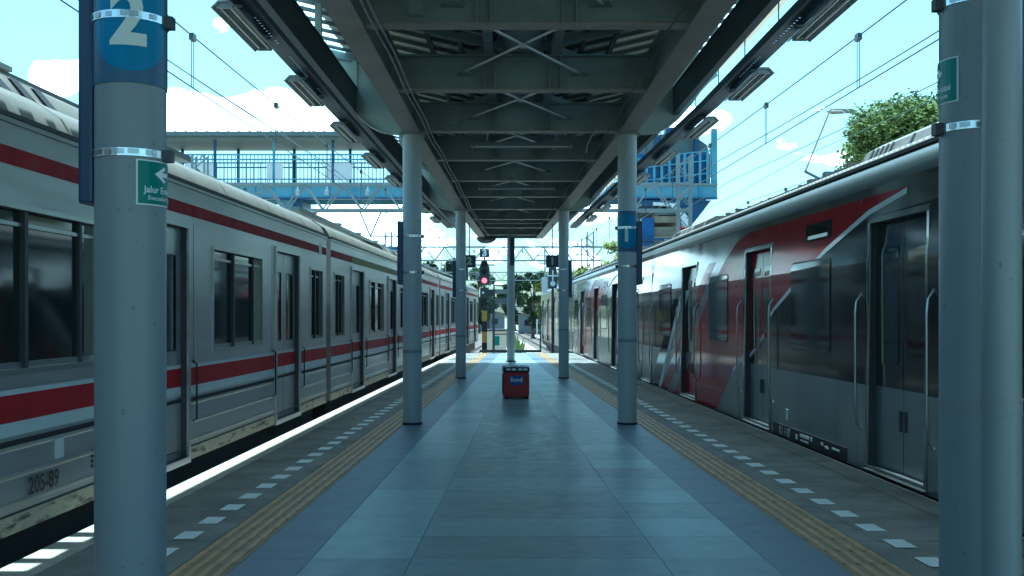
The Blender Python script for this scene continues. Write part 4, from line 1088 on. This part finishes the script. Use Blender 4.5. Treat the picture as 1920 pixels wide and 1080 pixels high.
gantry(103, -7, 6.2, 'third and farthest lattice gantry above the distant rails', (-6.8, 5.9), zb=4.9, zt=5.7, drops=(-2.4,))

# ================================================================== FOOTBRIDGE
BD = 45.0
fb = thing('footbridge', 'blue roofed footbridge crossing over both trains behind the canopy', 'footbridge', (0, BD, 0))
def bz_(y): return 1.45 + (591 - y) * BD / 1950
zdk = bz_(345)
b = MB(); b.box(-26, 8.85, -.15, .0, bz_(372), bz_(348), M['bblue']); b.box(-26, 8.85, -.25, .1, bz_(374), bz_(371.5), M['bdark']); b.box(-26, 8.85, -.25, .1, bz_(349), bz_(345), M['gsteel'])
b.box(-26, 8.85, 2.4, 2.55, bz_(372), bz_(348), M['bblue']); b.box(-26, 8.85, .101, 2.399, zdk - .12, zdk - .02, M['gsteel'])
k = -25.5
while k < 8.8: b.box(k - .03, k + .03, -.22, -.151, bz_(371), bz_(349.2), M['bblue']); k += 1.6
b.build('deck_girder', fb)
for yy in (0, 2.45):
    b = MB()
    for z in (bz_(290), bz_(299), bz_(336)): b.box(-26, 5, yy - .03, yy + .03, z - .03, z + .03, M['bblue'])
    k = -26
    while k < 5: b.box(k - .016, k + .016, yy - .016, yy + .016, bz_(345), bz_(290), M['bblue'] if yy == 0 else M['gsteel']); k += .165 if yy == 0 else .33
    b.build('railing', fb)
b = MB(); k = -25.6; j = 0
while k < 4.5:
    b.box(k - .05, k + .05, -.06, .06, bz_(345), bz_(262), M['bdark'] if j % 3 else M['bblue']); b.box(k + .35 - .04, k + .43, 2.4, 2.5, bz_(345), bz_(262), M['bdark']); k += 2.55; j += 1
build_each(b, 'roof_post', fb)
b = MB(); b.box(-26, 3.6, -.45, -.35, bz_(263), bz_(256), M['broof'])
n = 130
for i in range(n):
    a = -26 + 29.6 * i / n; e = -26 + 29.6 * (i + 1) / n; h0 = .05 if i % 2 else 0; h1 = 0 if i % 2 else .05
    b.quad((a, -.6, bz_(252) + h0), (e, -.6, bz_(252) + h1), (e, 3.1, bz_(250) + h1), (a, 3.1, bz_(250) + h0), M['broof'])
b.box(-26, 3.6, -.62, -.56, bz_(259), bz_(251), M['broof']); b.box(-26, 3.6, -.35, 2.9, bz_(263), bz_(261), M['broof'])
b.build('roof', fb)
b = MB()
for x0, x1 in ((-14.1, -12.9), (-8.0, -6.9), (-13.3 + 8, -4.6), (-10.6, -9.9)): b.box(x0, x1, -.045, -.035, bz_(336), bz_(306), M['banner'])
build_each(b, 'banner', fb)
b = MB(); b.box(-10.1, -9.5, .2, 1.9, -1.0, bz_(374.5), M['bblue']); b.box(-9.45, -9.1, .1, 2.1, -1.0, bz_(374.5), M['bdark']); build_each(b, 'pier', fb)
# right end: stair head clad in blue sheets
b = MB()
k = 5.1
while k < 8.7: b.box(k, k + .11, -.06, -.02, bz_(343), bz_(300) + (k - 5) * .12, M['bblue']); k += .33
for z in (342, 300, 318): b.bar((5.0, -.05, bz_(z)), (8.75, -.05, bz_(z) + .42), .05, .05, M['bblue'], up=(0, 1, 0))
b.box(8.62, 8.86, -.1, .12, bz_(372), bz_(242), M['bblue'])
b.build('stair_railing', fb)
b = MB(); b.box(5.0, 8.6, .15, .2, bz_(344), bz_(288), M['panelb'])
k = 5.1
while k < 8.5: b.box(k, k + .2, .09, .14, bz_(343), bz_(290 + random.uniform(0, 8)), M['bdark'] if random.random() < .5 else M['panelb']); k += .27
b.build('cladding_panel', fb)
b = MB(); pr = [(5.4, bz_(290)), (5.4, bz_(262)), (6.0, bz_(252)), (6.9, bz_(248)), (7.9, bz_(252)), (8.5, bz_(270)), (8.6, bz_(290))]
b.prism(pr, 'y', .3, 3.0, M['broof']); b.box(6.6, 8.2, -.3, .25, bz_(252), bz_(241), M['bdark']); b.build('shelter_roof', fb)
b = MB()
for x in (6.3, 8.0): b.box(x - .09, x + .09, .0, .28, bz_(290), bz_(256), M['bdark'])
build_each(b, 'shelter_post', fb)
# stairs seen from below and their supports
b = MB(); ns = 11
for i in range(ns):
    y0 = 2.7 + .55 * i; z0 = bz_(376) - .18 * i * 2
    b.box(6.3, 8.3 - .05 * i, y0, y0 + .56, z0 - .28, z0, M['beige'])
b.box(6.2, 7.4, .4, 2.6, bz_(443), bz_(424), M['beige']); b.box(6.2, 7.4, .3, 2.6, bz_(416), bz_(404), M['beige']); b.box(6.4, 7.2, .3, 2.6, bz_(402), bz_(392), M['broof'])
b.build('stair_flight', fb)
b = MB(); b.box(5.62, 6.15, .1, .6, -1.0, bz_(408), M['panelb']); b.add([(x, y, z) for y in (-.1, .4) for x, z in ((7.2, bz_(376)), (8.6, bz_(376)), (8.0, bz_(410)), (7.5, bz_(436)), (7.3, bz_(436)))],
      [(4, 3, 2, 1, 0), (5, 6, 7, 8, 9), (0, 1, 6, 5), (1, 2, 7, 6), (2, 3, 8, 7), (3, 4, 9, 8), (4, 0, 5, 9)], M['bdark'])
b.box(5.6, 7.8, -.2, .3, bz_(386), bz_(377), M['bdark']); b.box(5.55, 7.6, -.1, .25, bz_(452), bz_(446), M['bdark'])
build_each(b, 'stair_support', fb)
b = MB(); b.box(5.75, 8.0, 2.75, 2.85, bz_(452), bz_(375), M['broof']); b.box(5.6, 8.4, .3, 2.3, bz_(384), bz_(375), M['bdark']); b.build('stair_cladding', fb)
for x0, x1, y0, y1 in ((6.25, 6.6, 440, 420), (7.45, 7.6, 444, 380)):
    MB().box(x0, x1, 2.62, 2.73, bz_(y0), bz_(y1), M['gsteel']).build('stair_post', fb)
# left stair of the bridge, behind the striped train
b = MB()
for x in (-7.9, -7.0, -6.1, -5.2): b.box(x, x + .5, -1.3, -1.2, 1.6, 4.3, M['panelb'])
b.build('cladding_panel', fb)
# leaning red and white painted post behind the red train
t = thing('painted_post', 'bent red and white painted post rising behind the red liveried train', 'post', (6.5, 40.5, -1.05))
def rel(q, t=t): return tuple(a - c for a, c in zip(q, t.location))
b = MB(); b.bar(rel(px(1271, 450, 40.5)), rel(px(1284, 424, 40.5)), .22, .18, M['lred'], up=(0, 1, 0)); p0 = rel(px(1271, 450, 40.5)); b.bar((p0[0], 0, 0), p0, .18, .18, M['lred'])
b.build('lower_post', t)
b = MB(); b.bar(rel(px(1286, 426, 40.5)), rel(px(1285, 410, 40.5)), .30, .2, M['white'], up=(0, 1, 0)); b.bar(rel(px(1285, 410, 40.5)), rel(px(1262, 384, 40.5)), .22, .18, M['white'], up=(0, 1, 0)); b.bar(rel(px(1262, 384, 40.5)), rel(px(1225, 382, 40.5)), .12, .12, M['white'], up=(0, 1, 0)); b.build('upper_arm', t)
# green lamp pole beyond the red train, by the tree
t = thing('street_lamp', 'thin street lamp reaching out in front of the leafy tree', 'street lamp', (10.9, 32, -1.05))
b = MB(); b.tube([(0, 0, 0), (0, 0, 8.2), (-.15, 0, 8.62), (-.5, 0, 8.78)], .05, M['rod'], 8); b.build('pole', t)
b = MB(); b.prism([(-1.15, 8.74), (-1.0, 8.70), (-.45, 8.74), (-.45, 8.83), (-1.0, 8.84)], 'y', -.12, .12, M['beige']); b.build('lamp_head', t)

# ================================================================== SIGNALS AND PLATFORM END
t = thing('railway_signal', 'tall signal showing one lit red lens with a number 3 plate on top', 'signal', (-1.09, 41.2, -1.0))
b = MB(); b.tube([(0, 0, 0), (0, 0, 3.6)], .05, M['dark'], 10); b.box(-.09, .09, -.09, .09, 0.9, 1.35, M['yellow'])
for k, m in enumerate(('black', 'yellow', 'black', 'yellow', 'black', 'black')):
    z = .95 + k * .42; b.box(-.10, .10, -.101, .09, z, z + .419, M[m])
b.build('striped_post', t)
zc = 1.45 + (591 - 512) * 41.2 / 1950 + 1.0
b = MB(); poly = [(-.20, zc - .48), (.20, zc - .48), (.20, zc + .2), (.10, zc + .50), (-.10, zc + .50), (-.20, zc + .2)]
b.prism(poly, 'y', -.12, .1, M['dark']); b.build('signal_head', t)
for k, m in ((-.30, 'redlens'), (.02, 'black'), (.3, 'black')):
    b = MB(); b.tube([(0, -.123, zc + k), (0, -.14, zc + k)], .105 if k < 0 else .085, M[m], 20); b.build('lens', t)
    b = MB(); n = 12; v = []
    for yy in (-.121, -.30):
        for q in range(n + 1): a = math.pi * q / n; v.append((.13 * math.cos(a), yy, zc + k + .13 * math.sin(a)))
    b.add(v, [(q, q + 1, n + 2 + q, n + 1 + q) for q in range(n)], M['black']); b.build('visor', t, recalc=False)
b = MB(); vs, fs = text_geo('3', .36, 0, bold=.02); b.box(-.19, .19, -.02, .0, zc + .62, zc + .96, M['dark']); b.add([(x, -.023, zc + .79 + y) for x, y in vs], fs, M['white']); b.build('number_plate', t)
b = MB(); b.tube([(0, -.01, zc + .5), (0, -.01, zc + .63)], .03, M['dark'], 8); b.build('plate_stem', t)
b = MB(); b.box(-.17, .17, -.14, .12, zc - 1.0, zc - .58, M['dark']); b.tube([(-.05, -.141, zc - .78), (-.05, -.16, zc - .78)], .05, M['clearlens'], 12); b.box(.12, .42, -.05, .05, zc - .92, zc - .66, M['dark']); b.build('lower_lamp', t)

t = thing('railway_signal', 'dark signal with a pale unlit lens and white cross above, beside the red train', 'signal', (1.70, 43.5, -1.0))
zc = 1.45 + (591 - 532) * 43.5 / 1950 + 1.0
b = MB(); b.tube([(0, 0, 0), (0, 0, zc)], .05, M['dark'], 10); b.build('post', t)
b = MB(); b.prism([(-.17, zc - .2), (.17, zc - .2), (.17, zc + .62), (.08, zc + .74), (-.08, zc + .74), (-.17, zc + .62)], 'y', -.1, .1, M['dark']); b.build('signal_head', t)
b = MB(); b.tube([(0, -.102, zc), (0, -.12, zc)], .11, M['clearlens'], 18); b.build('lens', t)
b = MB(); b.box(-.23, .23, -.125, -.11, zc + .30, zc + .36, M['white']); b.box(-.03, .03, -.129, -.1255, zc + .12, zc + .56, M['white']); b.build('cross_marker', t)
b = MB(); b.box(-.46, -.22, -.03, .03, zc - .38, zc + .28, M['white']); b.bar((-.24, 0, zc), (-.05, 0, zc), .04, .04, M['dark']); b.build('white_board', t)
# small sign on the left beyond column
t = thing('repeater_sign', 'small dark signal sign with white arrow between the far column and the striped train', 'sign', (-2.0, 43, -1.0))
b = MB(); b.tube([(0, 0, 0), (0, 0, 4.3)], .04, M['dark'], 8); b.build('post', t)
b = MB(); b.box(-.19, .19, -.06, .0, 3.9, 4.75, M['dark']); b.build('panel', t)
b = MB(); b.add([(-.1, -.063, 4.2), (.1, -.063, 4.32), (-.1, -.063, 4.44)], [(0, 1, 2)], M['white']); b.build('arrow_mark', t)
# steel end frame
t = thing('end_frame', 'thin dark steel barrier frame closing the far platform end', 'barrier', (0, 39.95, 0))
b = MB(); b.box(-1.25, 1.13, -.03, .03, .02, .12, M['dark']); b.box(-1.1, 1.13, -.025, .025, 1.76, 1.80, M['dark'])
for x in (-.72, 1.09): b.box(x - .03, x + .03, -.029, .029, .12, 1.76, M['dark'])
b.box(-.72, -.06, -.02, .02, .70, .74, M['dark']); b.build('frame', t)
# sign boards beyond the platform end
t = thing('route_board', 'dark blue framed notice board beyond the platform end, left of the mid post', 'sign', (-.95, 52, -1.0))
b = MB()
for x in (.05, .82): MB().tube([(x, 0, 0), (x, 0, 4.1)], .04, M['dark'], 8).build('post', t); b = MB()
for q0, q1, r0, r1, m_ in ((0, .9, 2.93, 3.0, 'dark'), (0, .9, 3.30, 3.36, 'dark'), (0, .9, 3.9, 3.97, 'dark'), (.09, .78, 3.01, 3.29, 'housewall'), (.09, .78, 3.52, 3.74, 'gsteel')): b.box(q0, q1, -.06, -.01 if m_ == 'dark' else -.03, r0, r1, M[m_])
b.build('panel', t)
# relay hut and cabinet
t = thing('relay_hut', 'small cream trackside hut with a green window beyond the platform', 'hut', (-.95, 62, -1.05), R(4))
b = MB(); b.box(-.55, .62, 0, 1.4, 0, 1.55, M['hutwall']); b.build('wall', t)
b = MB(); b.box(-.65, .72, -.1, 1.5, 1.551, 1.66, M['dark']); b.build('roof', t)
b = MB(); b.box(-.15, .2, -.02, -.002, .7, 1.25, M['green']); b.build('window', t)
# houses far behind the rails
def house(x, y, w, dp, h, lab, wallm, roofm):
    t = thing('house', lab, 'house', (x, y, -1.05)); b = MB(); b.box(-w / 2, w / 2, 0, dp, 0, h, M[wallm]); b.build('wall', t)
    b = MB(); b.prism([(-w / 2 - .3, h), (w / 2 + .3, h), (0, h + w * .13)], 'y', -.3, dp + .3, M[roofm]); b.build('roof', t)
    for k in (-.28, .22):
        b = MB(); b.box(w * k - .45, w * k + .45, -.04, -.002, h * .45, h * .75, M['glass']); b.build('window', t)
    b = MB(); b.box(-.1 * w, .08 * w, -.03, -.002, 0, h * .6, M['dark']); b.build('door', t)
house(3.6, 134, 5.5, 6, 2.5, 'low grey house behind the bushes right of the distant rails', 'housewall', 'houseroof')
house(-3.6, 150, 5, 6, 2.7, 'dim house at the end of the distant rails', 'housewall', 'houseroof')
house(8.4, 160, 7, 6, 4.2, 'dim blue grey house behind the far trees', 'housewall', 'bdark')

# ================================================================== TREES AND PLANTS
def crown_mesh(b, clusters, nleaf, size, m, seed, drop=0):
    rg = random.Random(seed)
    for (cx, cy, cz, r) in clusters:
        for _ in range(int(nleaf * r * r)):
            u = Vector((rg.gauss(0, 1), rg.gauss(0, 1), rg.gauss(0, .8))); u.normalize()
            rr = r * (rg.random() ** .45) * rg.uniform(.85, 1.1); p = Vector((cx, cy, cz)) + u * rr
            a = Vector((rg.gauss(0, 1), rg.gauss(0, 1), rg.gauss(0, .6))).normalized(); q = a.orthogonal().normalized()
            s = size * rg.uniform(.6, 1.3)
            b.add([p - a * s, p - q * s * .45, p + a * s, p + q * s * .45], [(0, 1, 2, 3)], m)
def tree(x, y, h, w, lab, leafm, seed, group=None, nleaf=260, size=.16, ncl=26, z0=-1.05, low=.35):
    rg = random.Random(seed); t = thing('tree', lab, 'tree', (x, y, z0), rg.uniform(0, 6), group)
    b = MB(); b.tube([(0, 0, 0), (.05 * w, 0, h * .3), (-.03 * w, .03 * w, h * .6), (0, 0, h * .85)], [h * .03, h * .024, h * .016, h * .005], M['bark'], 10)
    cl_ = []
    for k in range(ncl):
        a = rg.uniform(0, 2 * math.pi); f = rg.uniform(low, 1); rad = w / 2 * math.sqrt(max(.05, 1 - ((f - .62) / .5) ** 2)) * rg.uniform(.3, .95)
        p = (rad * math.cos(a), rad * math.sin(a), h * f * .93); r = w * rg.uniform(.10, .18); cl_.append((*p, r))
        if k % 2 == 0: b.tube([(0, 0, h * max(.2, f - .25)), (p[0] * .5, p[1] * .5, h * (f - .1)), p], [h * .010, h * .007, h * .003], M['bark'], 6)
    b.build('trunk', t)
    c = MB(); crown_mesh(c, cl_, nleaf, size, M[leafm], seed); c.build('crown', t, recalc=False)
    return t
tree(12.9, 32, 9.0, 6.6, 'large leafy green tree rising behind the red liveried train', 'leaf', 4, nleaf=1900, size=.09, ncl=80, low=.5)
tree(15.9, 33, 8.9, 5.6, 'leafy tree half hidden behind the near right column', 'leaf', 14, nleaf=1200, size=.10, ncl=55, low=.5)
far = [(5.1, 62, 5.8, 3.2, 'yellow green tree just above the far roof of the red train', 'leaf_y', 31), (6.6, 60, 7.2, 3.4, 'tall bright green tree between the numbered column and the far red train', 'leaf_y', 32),
       (2.2, 108, 7.6, 3.0, 'dark slender tree right of the mid platform post', 'leaf_d', 33), (4.0, 104, 7.0, 3.4, 'olive green bushy tree beside the pale lens signal', 'leaf_y', 34),
       (.4, 165, 9.6, 5, 'dark distant tree closing the view of the rails', 'leaf_d', 35), (-4.5, 140, 9, 5, 'dark distant tree behind the lit red signal', 'leaf_d', 36), (6.2, 120, 7.5, 5, 'dark distant tree behind the far red train', 'leaf_d', 37), (-9, 120, 9, 7, 'dark distant tree far behind the striped train', 'leaf_d', 38)]
for x, y, h, w, lab, lm, sd in far: tree(x, y, h, w, lab, lm, sd, 'distant trees beyond the platform end', nleaf=420, size=.15 + y * .0012, ncl=22, low=.2)
for x, y, h, w, lab, lm, sd in ((3.9, 118, 4.2, 2.6, 'low olive bush right of the grey house door', 'leaf', 52), (5.2, 128, 6.8, 4.0, 'broad dark tree right of the grey house', 'leaf_d', 55)):
    tree(x, y, h, w, lab, lm, sd, 'distant trees beyond the platform end', nleaf=420, size=.26, ncl=18, low=.12)
t = thing('fence', 'row of pale fence pales beside the distant rails', 'fence', (4.4, 100, -1.05))
for k in range(9):
    b = MB(); b.box(-2.0 + k * .55 - .05, -2.0 + k * .55 + .05, -.03, .03, 0, 2.1 + .25 * (k % 3), M['banner']); b.build('fence_pale', t)
b = MB(); b.box(-2.1, 2.5, .031, .06, 1.0, 1.1, M['gsteel']); b.box(-2.1, 2.5, .031, .06, 1.7, 1.78, M['gsteel']); b.build('fence_bar', t)
for k, (x, y, h, lab) in enumerate(((-2.2, 84, 7.2, 'slim steel pole beside the distant rails, left of the mid post'), (2.9, 92, 8.4, 'slim steel pole beside the distant rails, right of the mid post'), (5.9, 88, 9.0, 'tall slim steel pole behind the far red train'))):
    t = thing('utility_pole', lab, 'pole', (x, y, -1.05)); b = MB(); b.tube([(0, 0, 0), (0, 0, h)], [.09, .06], M['gsteel'], 8); b.build('pole', t)
    b = MB(); b.box(-.8, .8, -.04, .04, h - .7, h - .6, M['gsteel']); b.box(-.6, .6, -.04, .04, h - 1.4, h - 1.32, M['gsteel']); build_each(b, 'cross_arm', t)
# scrub by the rails
b = MB(); rg = random.Random(9)
for _ in range(1500):
    y = rg.uniform(66, 112); x = cl_right(y) - 1.35 + rg.uniform(2.6, 5.0) if rg.random() < .75 else cl_right(y) - 2.6 + rg.uniform(-.5, .4); h = rg.uniform(.3, 1.15); w = h * .10; a = rg.uniform(0, 3.1)
    lx, ly = rg.uniform(-.3, .3) * h, rg.uniform(-.3, .3) * h
    b.add([(x - w * math.cos(a), y - w * math.sin(a), -1.06), (x + w * math.cos(a), y + w * math.sin(a), -1.06), (x + lx + w * .4, y + ly, -1.06 + h * .7), (x + lx * 1.6, y + ly * 1.6, -1.06 + h)], [(0, 1, 2, 3)], M['grass'])
tag(b.build('grass', recalc=False), kind='stuff')
t = thing('weed', 'bright green weed growing by the foot of the mid post beyond the platform', 'plant', (-.33, 43, -1.05))
b = MB(); rg = random.Random(2)
for _ in range(70):
    a = rg.uniform(0, 6.28); h = rg.uniform(.4, 1.15); r = rg.uniform(.05, .3)
    b.add([(r * .3 * math.cos(a), r * .3 * math.sin(a), 0), (r * .3 * math.cos(a) + .05, r * .3 * math.sin(a), 0), (r * math.cos(a) + .04, r * math.sin(a), h * .7), (r * 1.4 * math.cos(a), r * 1.4 * math.sin(a), h)], [(0, 1, 2, 3)], M['grass'])
b.build('leaf_blades', t, recalc=False)
